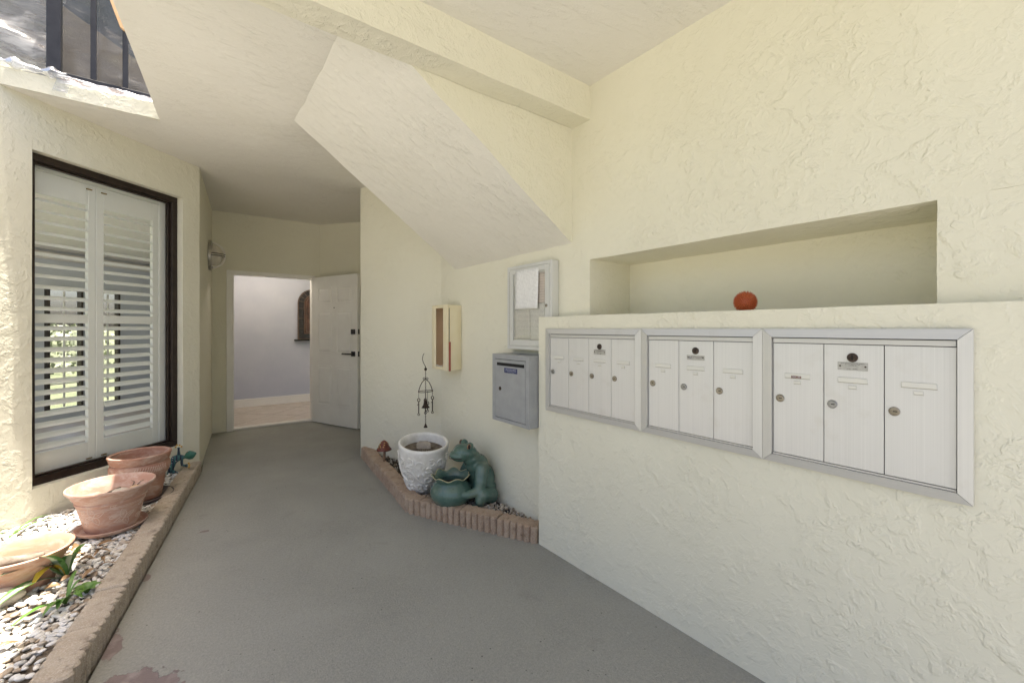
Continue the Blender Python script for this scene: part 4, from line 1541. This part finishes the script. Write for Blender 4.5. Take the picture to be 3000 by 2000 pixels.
def add_mass(me, loc, rot, sc, bmx):
    mt = Matrix.LocRotScale(loc, __import__('mathutils').Euler(rot), Vector(sc))
    vs = [bmx.verts.new(mt @ v.co) for v in me.vertices]
    for p in me.polygons:
        f = bmx.faces.new([vs[i] for i in p.vertices])
        f.smooth = p.use_smooth
PB1 = [pebble_mesh(s + 100, 2) for s in range(6)]
for i, (v_, dep, x, y) in enumerate(near):
    loc, rot, sc = pebble_tf(x, y, rp.uniform(.002, .018), 1.0)
    if i < 300:
        o = bpy.data.objects.new("pebble", PB[i % len(PB)])
        COL.objects.link(o)
        o.parent = bed
        o.location = loc - WLOC[bed.name]
        o.rotation_euler = rot
        o.scale = sc
    else:
        add_mass(PB1[i % 6], loc, rot, sc, mass.bm)
o = mass.build("pebbles", 'pebble', bed, recalc=False, kind="stuff")
# a large pale stone at the foot of the first pot
b = MB()
b.sphere((-.675, 2.93, .10), (.085, .06, .04), 20, 14)
for v in b.bm.verts:
    v.co += noise.noise_vector(v.co * 12) * .006
tag(b.build("flat_stone", new_mat("pale_stone", (.55, .49, .40), .8), smooth=True), "large pale flat stone in front of the orange pot", "stone")

# ================================================================== right bed gravel
br_ = MB()
gp = [(1.30, 2.86), (1.36, 2.80), (1.73, 2.05), (1.80, 2.0), (1.80, 3.42), (1.455, 4.42), (1.40, 4.0)]
gz = .055
vs = [br_.bm.verts.new((x, y, gz)) for x, y in gp]
br_.bm.faces.new(vs)
gb = tag(br_.build("gravel_bed", 'darkmulch'), kind="structure")
GM = [pebble_mesh(s + 300, 1, .16) for s in range(10)]
mass = MB()
def in_poly(x, y, poly):
    c = False
    j = len(poly) - 1
    for i in range(len(poly)):
        xi, yi = poly[i]; xj, yj = poly[j]
        if (yi > y) != (yj > y) and x < (xj - xi) * (y - yi) / (yj - yi) + xi:
            c = not c
        j = i
    return c
cnt = 0
while cnt < 2600:
    x, y = rp.uniform(1.27, 1.8), rp.uniform(2.0, 4.4)
    if not in_poly(x, y, gp):
        continue
    if y > 3.25 and rp.random() < .72:
        cnt += 1
        continue
    heap = max(0, 1 - abs(x - 1.68) / .16) * max(0, 1 - abs(y - 2.38) / .35) * .045
    s = rp.uniform(.006, .0125)
    add_mass(GM[cnt % 10], Vector((x, y, gz + heap * rp.uniform(.7, 1.0) + rp.uniform(0, .016))), (rp.uniform(0, 6), rp.uniform(0, 6), rp.uniform(0, 6)), (s, s * rp.uniform(.6, 1), s * rp.uniform(.6, .9)), mass.bm)
    cnt += 1
mass.build("gravel", 'gravel', gb, recalc=False, kind="stuff")

# ================================================================== white relief pot
WPc = Vector((1.452, 3.075, .075))
TILT = Matrix.Rotation(R(9), 3, Vector((.797, -.604, 0))) @ Matrix.Rotation(R(4), 3, Vector((.52, .85, 0)))
def wpf(x, y, z):
    return TILT @ Vector((x, y, z)) + WPc
wp = empty("relief_pot", WPc, "tall white glazed pot with raised scrollwork, leaning slightly", "pot")
wprof = [(0, .0), (.088, .0), (.096, .012), (.118, .06), (.145, .13), (.168, .21), (.181, .28), (.186, .34), (.189, .366), (.188, .382), (.180, .390), (.170, .386), (.164, .372), (.160, .32), (.155, .30)]
MB().lathe(wprof, (0, 0, 0), 56, wpf).build("body", 'whiteglaze', wp, smooth=True)
def wr(z):
    for (r1_, z1_), (r2_, z2_) in zip(wprof[1:], wprof[2:10]):
        if z1_ <= z <= z2_ and z2_ > z1_:
            return r1_ + (r2_ - r1_) * (z - z1_) / (z2_ - z1_)
    return .186
MB().lathe([(0, .006), (.08, .004), (.157, .0)], (0, 0, .318), 40, wpf).build("soil", 'soil', wp, smooth=True)
def on_pot(a, z, lift=.0045):
    r_ = wr(z) + lift
    return wpf(r_ * math.cos(a), r_ * math.sin(a), z)
b = MB()
front = math.atan2(-.85, -.52)
rs = random.Random(4)
def spiral(a0, z0, size, sgn, turns=1.35, ph=0.0, rad=.0062):
    pts, rr = [], []
    for k in range(26):
        t = k / 25
        ang = ph + sgn * t * turns * 2 * math.pi
        q = size * (1 - .78 * t)
        zz = z0 + q * math.sin(ang)
        if zz > .34 or zz < .012:
            zz = min(max(zz, .012), .34)
        pts.append(on_pot(a0 + q * math.cos(ang) / wr(zz), zz))
        rr.append(rad * (1 - .45 * t))
    b.tube(pts, rr, 7)
def sweep(a0, z0, a1, z1, bend):
    pts = []
    for k in range(15):
        t = k / 14
        zz = z0 + (z1 - z0) * t + bend * math.sin(math.pi * t)
        pts.append(on_pot(a0 + (a1 - a0) * t, min(max(zz, .012), .345)))
    b.tube(pts, [.0050 + .004 * math.sin(math.pi * k / 14) for k in range(15)], 7)
def petal(a0, z0, ang, ln):
    pts = []
    for k in range(7):
        t = k / 6
        zz = min(max(z0 + ln * t * math.sin(ang), .012), .345)
        pts.append(on_pot(a0 + ln * t * math.cos(ang) / wr(zz), zz, .001))
    b.tube(pts, [.003 + .0085 * math.sin(math.pi * (k + .4) / 6.8) for k in range(7)], 7)
for k in range(7):
    a0 = front + (k - 3) * .86
    spiral(a0 - .06, .275, .042, 1, 1.3, -.9)
    petal(a0 + .16, .245, .5, .042); petal(a0 + .16, .225, -.2, .045); petal(a0 + .08, .215, -1.1, .040); petal(a0 - .06, .205, -1.7, .034)
    spiral(a0 + .43, .295, .032, -1, 1.3, 2.2)
    spiral(a0 + .36, .235, .026, 1, 1.3, .4)
    sweep(a0 - .45, .235, a0 + .25, .125, -.028)
    spiral(a0 + .36, .155, .036, -1, 1.4, 1.6)
    spiral(a0 - .02, .085, .028, 1, 1.3, .2)
    petal(a0 + .22, .085, .5, .034); petal(a0 + .22, .07, -.4, .034)
    sweep(a0 - .35, .10, a0 + .2, .04, -.02)
b.build("scroll_relief", 'whiteglaze', wp, smooth=True)
# little carved sign in the soil
sgp = WPc + TILT @ Vector((0, 0, .345)) + Vector((-.015, -.03, 0))
ps = empty("plant_marker", sgp, "small speckled garden sign stuck in the white pot", "sign")
b = MB()
pl_ = [(-.052, -.006), (.052, -.006), (.052, .036), (.030, .050), (-.030, .050), (-.052, .036)]
b.prism([sgp + iu * a + Vector((0, 0, c)) for a, c in pl_], iv * .007)
b.build("board", 'gravel', ps)
b = MB()
for a in (-.03, 0, .03):
    b.tube([sgp + iu * (a + .009 * math.cos(t * .8)) + iv * (-.002) + Vector((0, 0, -.016 + .009 * math.sin(t * .8))) for t in range(8)], .0022, 5)
b.build("scroll_stand", 'lockmetal', ps)

# ================================================================== frog planter
FGc = Vector((1.577, 2.672, .062))
fa = R(29)
def FG(x, y, z):
    """frog frame: -x is where it faces"""
    x, y, z = x * 1.05, y * 1.08, z * .94
    xr = x * math.cos(fa) - y * math.sin(fa)
    yr = x * math.sin(fa) + y * math.cos(fa)
    return FGc + iu * xr + iv * yr + Vector((0, 0, z))
fg = empty("frog_planter", FGc, "teal glazed ceramic frog hugging a round planter bowl", "planter")
b = MB()
def ell(c, r, ry=0.0):
    t = bmesh.new()
    bmesh.ops.create_uvsphere(t, u_segments=20, v_segments=14, radius=1)
    cr, sr = math.cos(ry), math.sin(ry)
    for v in t.verts:
        x, y, z = v.co.x * r[0], v.co.y * r[1], v.co.z * r[2]
        v.co = Vector((c[0] + x * cr + z * sr, c[1] + y, c[2] - x * sr + z * cr))
    b.merge(t, FG)
def limb(pts, rad):
    """chain of overlapping spheres"""
    for (p0, r0_), (p1, r1_) in zip(zip(pts, rad), zip(pts[1:], rad[1:])):
        p0, p1 = Vector(p0), Vector(p1)
        n = max(2, int((p1 - p0).length / (min(r0_, r1_) * .45)))
        for i in range(n + 1):
            t = i / n
            r_ = r0_ + (r1_ - r0_) * t
            b.sphere(p0.lerp(p1, t), r_, 12, 8, FG)
ell((.140, 0, .105), (.100, .130, .105))
ell((.140, 0, .185), (.092, .115, .130), R(-12))
ell((.105, 0, .285), (.080, .098, .086), R(-25))
ell((.062, 0, .345), (.068, .084, .060))
ell((.020, 0, .392), (.084, .088, .062), R(14))
ell((-.035, 0, .372), (.058, .066, .036), R(14))
ell((-.025, 0, .352), (.052, .058, .026), R(8))
for s in (-1, 1):
    ell((.034, s * .047, .445), (.027, .024, .030))
    limb([(.105, s * .090, .280), (.075, s * .125, .190), (.060, s * .135, .130)], [.050, .044, .037])
    limb([(.060, s * .135, .130), (-.02, s * .128, .118), (-.085, s * .105, .122)], [.037, .031, .025])
    for k, dz in enumerate((-.014, .0, .014)):
        limb([(-.085, s * .103, .122 + dz * .7), (-.118, s * .086, .122 + dz)], [.011, .0085])
    limb([(.150, s * .105, .075), (.085, s * .150, .105), (.060, s * .155, .070)], [.066, .050, .036])
    limb([(.070, s * .150, .080), (.062, s * .145, .025)], [.040, .026])
    limb([(.065, s * .140, .020), (-.055, s * .115, .016)], [.022, .015])
    for dy in (-.02, 0, .02):
        limb([(-.04, s * .115, .014), (-.085, s * .11 + dy, .012)], [.012, .009])
bb = b.bm
me0 = bpy.data.meshes.new("tmp")
bb.to_mesh(me0)
bb.free()
tmp = bpy.data.objects.new("tmp", me0)
COL.objects.link(tmp)
rm = tmp.modifiers.new("r", 'REMESH')
rm.mode = 'VOXEL'
rm.voxel_size = .0055
sm = tmp.modifiers.new("s", 'SMOOTH')
sm.factor = .5
sm.iterations = 7
dg = bpy.context.evaluated_depsgraph_get()
meF = bpy.data.meshes.new_from_object(tmp.evaluated_get(dg))
bpy.data.objects.remove(tmp)
meF.name = "body"
for v in meF.vertices:
    v.co -= FGc
for p in meF.polygons:
    p.use_smooth = True
meF.materials.clear()
meF.materials.append(M['greenglaze'])
o = bpy.data.objects.new("body", meF)
COL.objects.link(o)
o.parent = fg
WLOC[o.name] = FGc
frogbody = o
# eyes, mouth line
for s in (-1, 1):
    c = FG(.020, s * .062, .446)
    e_ = MB()
    e_.sphere((0, 0, 0), (.011, .008, .018), 16, 10, lambda x, y, z, s=s: FG(.020 + x * .9, s * .0655 + y, .446 + z))
    e_.build("eye", 'eyedark', fg, smooth=True)
    e_ = MB()
    e_.tube([FG(.020 + .0125 * math.cos(t * math.pi / 10), s * .067, .446 + .020 * math.sin(t * math.pi / 10)) for t in range(21)], .0032, 6, False)
    e_.build("eye_rim", 'eyerim', fg, smooth=True)
e_ = MB()
e_.tube([FG(-.030 + .062 * -math.cos(t * math.pi / 16 - math.pi / 2), .066 * math.sin(t * math.pi / 16 - math.pi / 2), .360 + .006 * abs(math.sin(t * math.pi / 16 - math.pi / 2))) for t in range(17)], .0022, 5)
e_.build("mouth_line", 'lockdark', fg, smooth=True)
# bowl with wavy rim
pc_ = (-.082, 0, 0)
bprof = [(0, .004), (.062, .004), (.075, .010), (.112, .045), (.132, .09), (.134, .12), (.122, .155), (.104, .178), (.096, .190), (.098, .202), (.108, .218), (.119, .234)]
def bowl_fn(wave):
    def f(x, y, z):
        a = math.atan2(y, x)
        rr = math.hypot(x, y)
        k = max(0, (z - .198) / .036)
        wv = .011 * math.sin(7 * a + .6) * k
        sc = 1 + .05 * math.sin(7 * a + .6) * k
        return FG(pc_[0] + x * sc * 1.06, pc_[1] + y * sc * 1.06, z + wv)
    return f
bw = MB().lathe(bprof + [(.113, .233), (.100, .214), (.088, .198), (.086, .190), (.09, .175), (.10, .12), (0, .09)], (0, 0, 0), 84, bowl_fn(True)).build("bowl", 'greenglaze', fg, smooth=True)
e_ = MB()
f_ = bowl_fn(True)
e_.tube([f_(.1165 * math.cos(2 * math.pi * k / 120), .1165 * math.sin(2 * math.pi * k / 120), .2345) for k in range(121)], .0036, 6, False)
e_.build("bowl_rim", 'rimcream', bw, smooth=True)
MB().lathe([(0, .0), (.082, 0)], (0, 0, .165), 30, lambda x, y, z: FG(pc_[0] + x, pc_[1] + y, z)).build("bowl_soil", 'black', bw)

# ================================================================== mushroom stake
mc = Vector((1.445, 3.86, .06))
ms = empty("mushroom_stake", mc, "rust red metal mushroom ornament beside the white pot", "garden ornament")
MB().tube([mc + Vector((0, 0, -.02)), mc + Vector((.004, 0, .12)), mc + Vector((0, 0, .155))], [.011, .012, .016], 10).build("stem", 'mushstem', ms, smooth=True)
b = MB()
b.lathe([(0, .088), (.014, .082), (.032, .058), (.052, .022), (.066, .004), (.068, -.004), (.060, -.006), (.0, .012)], (mc.x, mc.y, mc.z + .145), 24)
b.build("cap", 'mushcap', ms, smooth=True)
b = MB()
rs = random.Random(9)
for k in range(16):
    a = rs.uniform(0, 6.28); t = rs.uniform(.15, .9)
    r_ = .014 + .05 * t; z_ = .085 - .075 * t
    b.sphere((mc.x + r_ * math.cos(a), mc.y + r_ * math.sin(a), mc.z + .146 + z_), (.007, .007, .006), 8, 6)
b.build("spots", 'mushspot', ms, smooth=True)

# ================================================================== terracotta pots on the left
def pot(name, c, prof, mat, label, soilz, soilr, extra=None):
    e = empty(name, c, label, "pot")
    MB().lathe(prof, c, 64).build("body", mat, e, smooth=True, autos=45)
    MB().lathe([(0, .004), (soilr * .6, .006), (soilr, 0)], (c[0], c[1], c[2] + soilz), 36).build("soil", 'soil', e, smooth=True)
    return e
# pot 1: low wide bowl, mostly out of frame
p1c = (-.640, 3.085, .062)
P1 = pot("terracotta_pot", p1c, [(0, 0), (.105, 0), (.111, .008), (.136, .090), (.149, .122), (.153, .126), (.155, .134), (.172, .160), (.182, .176), (.184, .184), (.177, .188), (.166, .180), (.152, .150), (.143, .125), (.134, .10)], 'terra1',
         "low wide orange terracotta bowl at the left edge", .115, .139)
# pot 2: flared pot with incised leaves, on a saucer
p2c = (-.372, 3.625, .094)
pr2 = [(0, 0), (.128, 0), (.134, .008), (.150, .075), (.168, .145), (.178, .176), (.183, .180), (.184, .188), (.180, .192), (.190, .205), (.208, .236), (.224, .256), (.230, .264), (.228, .272), (.219, .272), (.206, .252), (.190, .222), (.174, .185), (.160, .14), (.152, .13)]
pr2 = [(r_ * .92, z_ * .97) for r_, z_ in pr2]
P2 = pot("terracotta_pot", p2c, pr2, 'terra2', "pink flared terracotta pot with incised leaf pattern, on a saucer", .172, .152)
# pot 3: straight pot with rounded band
p3c = (-.272, 4.125, .088)
pr3 = [(0, 0), (.125, 0), (.131, .008), (.146, .09), (.156, .150), (.160, .156), (.176, .172), (.186, .20), (.187, .222), (.180, .240), (.172, .246), (.180, .254), (.186, .268), (.188, .284), (.194, .290), (.194, .302), (.184, .306), (.172, .300), (.166, .26), (.160, .18), (.15, .17)]
pr3 = [(r_ * .93, z_ * 1.07) for r_, z_ in pr3]
P3 = pot("terracotta_pot", p3c, pr3, 'terra3', "dark weathered terracotta pot with rounded band beside the window", .225, .148)
def saucer(name, c, r_, mat, label, ry=1.0):
    b = MB()
    b.lathe([(0, 0), (r_ * .86, 0), (r_ * .93, .006), (r_, .026), (r_ * .985, .030), (r_ * .94, .024), (r_ * .86, .010), (0, .010)], c, 56)
    return tag(b.build(name, mat, smooth=True, autos=45), label, "saucer")
saucer("pot_saucer", (p2c[0], p2c[1], .084), .172, 'terra2', "terracotta saucer under the incised pot")
saucer("pot_saucer", (p3c[0], p3c[1], .078), .195, 'saucerdark', "dark saucer under the weathered banded pot")
# incised leaves on pot 2
def r2(z):
    for (a, za), (c, zb_) in zip(pr2[1:], pr2[2:12]):
        if za <= z <= zb_ and zb_ > za:
            return a + (c - a) * (z - za) / (zb_ - za)
    return .17
b = MB()
fa2 = math.atan2(-p2c[1], -p2c[0])
def P2S(a, z, lift=.0003):
    r_ = r2(z) + lift
    return Vector((p2c[0] + r_ * math.cos(a), p2c[1] + r_ * math.sin(a), p2c[2] + z))
def leafline(a0, z0, ang, ln, wd_):
    for s in (-1, 1):
        pts = []
        for k in range(11):
            t = k / 10
            q = s * wd_ * math.sin(math.pi * t ** .8)
            aa = ln * t * math.cos(ang) - q * math.sin(ang)
            zz = ln * t * math.sin(ang) + q * math.cos(ang)
            pts.append(P2S(a0 + aa / .16, min(max(z0 + zz, .012), .172)))
        b.tube(pts, .0016, 5)
    b.tube([P2S(a0 + ln * .35 * math.cos(ang) / .16, z0 + ln * .35 * math.sin(ang)), P2S(a0 + ln * .6 * math.cos(ang) / .16, z0 + ln * .6 * math.sin(ang))], .0016, 5)
for k in range(6):
    a0 = fa2 - 1.55 + k * .98
    z0 = .085 + .028 * math.sin(k * 1.7)
    leafline(a0, z0, 1.9, .062, .017); leafline(a0, z0, .45, .062, .013); leafline(a0, z0, -1.15, .055, .017); leafline(a0, z0, 3.4, .06, .011)
    leafline(a0 + .48, z0 - .022, .3, .045, .010)
    leafline(a0 + .52, z0 + .045, .7, .040, .009)
for z in (.150, .158):
    b.tube([P2S(2 * math.pi * k / 60, z) for k in range(61)], .0013, 5, False)
b.build("incised_leaves", 'etch', P2)
# incised marks on pot 3 band
b = MB()
fa3 = math.atan2(-p3c[1], -p3c[0])
for k in range(14):
    a0 = fa3 - .2 + k * .085
    pts = [Vector((p3c[0] + rr_ * math.cos(a0 + dx), p3c[1] + rr_ * math.sin(a0 + dx), p3c[2] + z)) for rr_, dx, z in ((.1742, -.05, .209), (.1750, -.02, .219), (.1750, .02, .237), (.1705, .05, .250), (.1718, .03, .244), (.1750, -.01, .225))]
    b.tube(pts, .0012, 4)
b.build("incised_leaves", 'etch', P3)
# things lying in the pots
def stone(c, r_, seed, mat, label):
    b = MB()
    b.sphere(c, r_, 14, 10)
    for v in b.bm.verts:
        v.co += noise.noise_vector(v.co * 20 + Vector((seed, 0, 0))) * .006
    tag(b.build("pot_stone", mat, smooth=True), label, "stone")
stone((p2c[0] + .03, p2c[1] + .06, p2c[2] + .186), (.045, .035, .022), 1, M['pebble'], "white stone lying in the incised terracotta pot")
stone((p2c[0] + .105, p2c[1] + .06, p2c[2] + .190), (.030, .028, .024), 5, new_mat("tan_shell", (.55, .38, .24), .7), "tan shell-like stone with twigs in the incised pot")
stone((p3c[0] + .03, p3c[1] + .08, p3c[2] + .243), (.05, .035, .022), 3, M['pebble'], "white stone lying in the dark banded pot")
b = MB()
b.tube([(p2c[0] - .12, p2c[1] - .01, p2c[2] + .183), (p2c[0] - .03, p2c[1] + .035, p2c[2] + .196), (p2c[0] + .03, p2c[1] + .10, p2c[2] + .203)], [.010, .008, .004], 7)
b.tube([(p2c[0] + .09, p2c[1] + .06, p2c[2] + .205), (p2c[0] + .10, p2c[1] + .055, p2c[2] + .235), (p2c[0] + .085, p2c[1] + .05, p2c[2] + .25)], [.004, .003, .002], 6)
b.tube([(p2c[0] + .11, p2c[1] + .06, p2c[2] + .205), (p2c[0] + .13, p2c[1] + .06, p2c[2] + .23), (p2c[0] + .145, p2c[1] + .065, p2c[2] + .235)], [.004, .003, .002], 6)
tag(b.build("dry_twig", 'wood', smooth=True), "dry grey twigs lying in the incised terracotta pot", "twig")
b = MB()
b.tube([(p1c[0] - .14, p1c[1] + .0, p1c[2] + .135), (p1c[0] - .06, p1c[1] - .02, p1c[2] + .15), (p1c[0] + .02, p1c[1] - .01, p1c[2] + .14), (p1c[0] + .08, p1c[1] + .0, p1c[2] + .145)], [.024, .028, .02, .010], 9)
for v in b.bm.verts:
    v.co += noise.noise_vector(v.co * 40) * .006
tag(b.build("driftwood", 'wood', smooth=True), "knobbly piece of driftwood in the low orange bowl", "driftwood")

# ================================================================== plants and leaf litter
def blade(b, base, tip, width, arch=.05, twist=0.0, fold=.25, n=12):
    base, tip = Vector(base), Vector(tip)
    d = tip - base
    side = d.cross(Vector((0, 0, 1)))
    if side.length < 1e-4:
        side = Vector((1, 0, 0))
    side.normalize()
    up = side.cross(d).normalized()
    if up.z < 0:
        up = -up
    def f(u, v):
        wv = width * (math.sin(math.pi * min(1, v * .93 + .06)) ** .75) * (1 if v < .97 else .3)
        s = (u - .5) * 2
        tw = twist * v
        sd = side * math.cos(tw) + up * math.sin(tw)
        return base + d * v + Vector((0, 0, arch * math.sin(math.pi * v))) + sd * (s * wv / 2) + up * (fold * abs(s) * wv / 2)
    b.grid(f, 4, n)
vp = empty("variegated_plant", (-.486, 3.06, .07), "small variegated plant with one yellow leaf beside the orange bowl", "plant")
vb_ = (-.486, 3.06, .07)
for tip, wdt, mat, ar in (((-.665, 2.90, .215), .075, 'leaf', .045), ((-.545, 2.90, .262), .066, 'leaf', .03), ((-.45, 2.99, .205), .055, 'leaf', .04),
                          ((-.685, 2.80, .10), .055, 'leaf', .05), ((-.575, 2.92, .125), .048, 'leafyellow', .075), ((-.41, 3.14, .19), .03, 'weed', .05), ((-.52, 2.96, .19), .055, 'leaf', .03)):
    b = MB()
    blade(b, vb_, tip, wdt, ar)
    b.build("leaf", mat, vp, recalc=False, smooth=True)
wk = empty("weed", (-.437, 2.755, .075), "small green weed sprouting between pebbles by the edging", "plant")
for tip, wdt in (((-.585, 2.645, .085), .026), ((-.48, 2.60, .12), .022), ((-.375, 2.70, .11), .03), ((-.42, 2.90, .16), .016), ((-.45, 2.67, .10), .03), ((-.38, 2.80, .15), .014)):
    b = MB()
    blade(b, (-.437, 2.755, .075), tip, wdt, .035)
    b.build("leaf", 'weed', wk, recalc=False, smooth=True)
wk = empty("weed", (-.375, 2.80, .075), "low round-leaved weed touching the edging blocks", "plant")
for k in range(7):
    a = k * .9
    b = MB()
    blade(b, (-.375, 2.80, .08), (-.375 + .05 * math.cos(a), 2.80 + .05 * math.sin(a), .112), .034, .012)
    b.build("leaf", 'weed', wk, recalc=False, smooth=True)
wk = empty("grass_tuft", (-.80, 3.90, .07), "long dark grass blades lying at the foot of the window wall", "plant")
for bs, tip, wdt in (((-.86, 3.80, .07), (-.67, 3.99, .095), .018), ((-.85, 3.86, .07), (-.70, 4.0, .12), .014), ((-1.02, 3.72, .07), (-.80, 3.86, .10), .018), ((-.98, 3.70, .07), (-.84, 3.84, .13), .012)):
    b = MB()
    blade(b, bs, tip, wdt, .03)
    b.build("blade", 'weed', wk, recalc=False, smooth=True)
wk = empty("weed", (-.83, 3.02, .07), "bright weed leaf at the left edge beside the orange bowl", "plant")
for tip in ((-.765, 2.86, .19), (-.80, 2.84, .17)):
    b = MB()
    blade(b, (-.83, 2.92, .07), tip, .035, .03)
    b.build("leaf", 'weed', wk, recalc=False, smooth=True)
rl_ = random.Random(21)
for k, (x, y) in enumerate(((-.40, 3.20), (-.44, 3.26), (-.36, 3.12), (-.45, 3.00), (-.41, 2.95), (-.48, 2.93), (-.38, 3.02), (-.50, 3.34), (-.34, 3.22), (-.46, 3.14), (-.52, 2.50), (-.60, 2.42), (-.47, 3.38), (-.33, 3.36))):
    b = MB()
    a = rl_.uniform(0, 6.28)
    ln = rl_.uniform(.05, .095)
    blade(b, (x, y, .092), (x + ln * math.cos(a), y + ln * math.sin(a), .092 + rl_.uniform(0, .02)), rl_.uniform(.016, .03), rl_.uniform(.005, .025), rl_.uniform(-1, 1), rl_.uniform(.2, .8), 8)
    tag(b.build("dead_leaf", 'deadleaf', recalc=False, smooth=True), "curled brown dead leaf lying on the white pebbles", "leaf", "dead leaves on the pebbles")

# ================================================================== painted metal gecko
gk = empty("gecko_ornament", (-.02, 4.62, .07), "painted teal metal gecko ornament climbing behind the dark pot", "garden ornament")
def GK(a, z, dd_=0.0):
    return Vector((.018, 4.585, 0)) + iu * a + iv * dd_ + Vector((0, 0, z))
def ribbon(name, pts, wid, mat, th=.012, par=None):
    """flattened tube along pts (a, z)"""
    b = MB()
    rings = []
    n = 10
    P_ = [Vector((a, z)) for a, z in pts]
    wid = [w_ * 1.25 for w_ in wid]
    for i, p in enumerate(P_):
        t = (P_[min(i + 1, len(P_) - 1)] - P_[max(i - 1, 0)]).normalized()
        s = Vector((-t.y, t.x))
        ring = []
        for k in range(n):
            an = 2 * math.pi * k / n
            q = p + s * (wid[i] / 2 * math.cos(an))
            ring.append(b.bm.verts.new(GK(q.x, q.y, th / 2 * math.sin(an) * (.4 + wid[i] / .05))))
        rings.append(ring)
    for A, B in zip(rings, rings[1:]):
        for k in range(n):
            b.bm.faces.new([A[k], A[(k + 1) % n], B[(k + 1) % n], B[k]])
    b.bm.faces.new(rings[0][::-1]); b.bm.faces.new(rings[-1])
    return b.build(name, mat, par or gk, smooth=True, origin=GK(*pts[0]))
ribbon("body", [(-.045, .221), (-.07, .218), (-.10, .214), (-.13, .200), (-.148, .175), (-.155, .145), (-.165, .115), (-.172, .09)], [.022, .036, .046, .052, .050, .044, .036, .028], 'gecko', .02)
ribbon("tail", [(-.172, .095), (-.185, .065), (-.20, .05), (-.225, .045), (-.25, .06)], [.030, .026, .02, .014, .005], 'gecko', .015)
ribbon("head", [(-.048, .221), (-.035, .224), (-.015, .232), (.012, .240), (.032, .247), (.052, .254)], [.018, .030, .056, .060, .042, .010], 'geckohead', .022)
ribbon("leg", [(-.095, .228), (-.095, .258), (-.096, .285), (-.096, .302)], [.030, .020, .015, .020], 'gecko')
ribbon("leg", [(-.068, .205), (-.070, .175), (-.068, .152), (-.045, .148), (-.022, .148)], [.020, .020, .022, .016, .024], 'gecko')
ribbon("leg", [(-.155, .10), (-.125, .088), (-.104, .078), (-.098, .05)], [.026, .024, .022, .020], 'gecko')
for toes in (((-.120, .305), (-.108, .322), (-.086, .322), (-.070, .310)), ((-.008, .168), (-.002, .152), (-.006, .135))):
    for a, z in toes:
        b = MB()
        b.sphere(GK(a, z, -.002), .0075, 10, 8)
        b.build("toe", 'geckotoe', gk, smooth=True)
for a, z in ((-.015, .262), (.022, .222)):
    b = MB(); b.sphere(GK(a, z, -.008), .006, 10, 8); b.build("eye", 'eyerim', gk, smooth=True)
b = MB()
for a, z in ((-.137, .197), (-.141, .172), (-.157, .143), (-.108, .19), (-.135, .215)):
    b.sphere(GK(a, z, -.014), .0035, 8, 6)
b.build("dots", 'geckodot', gk, smooth=True)
b = MB()
b.tube([GK(-.15, .18, .012), GK(-.15, .02, .012)], .004, 6)
b.build("stake", 'iron', gk)
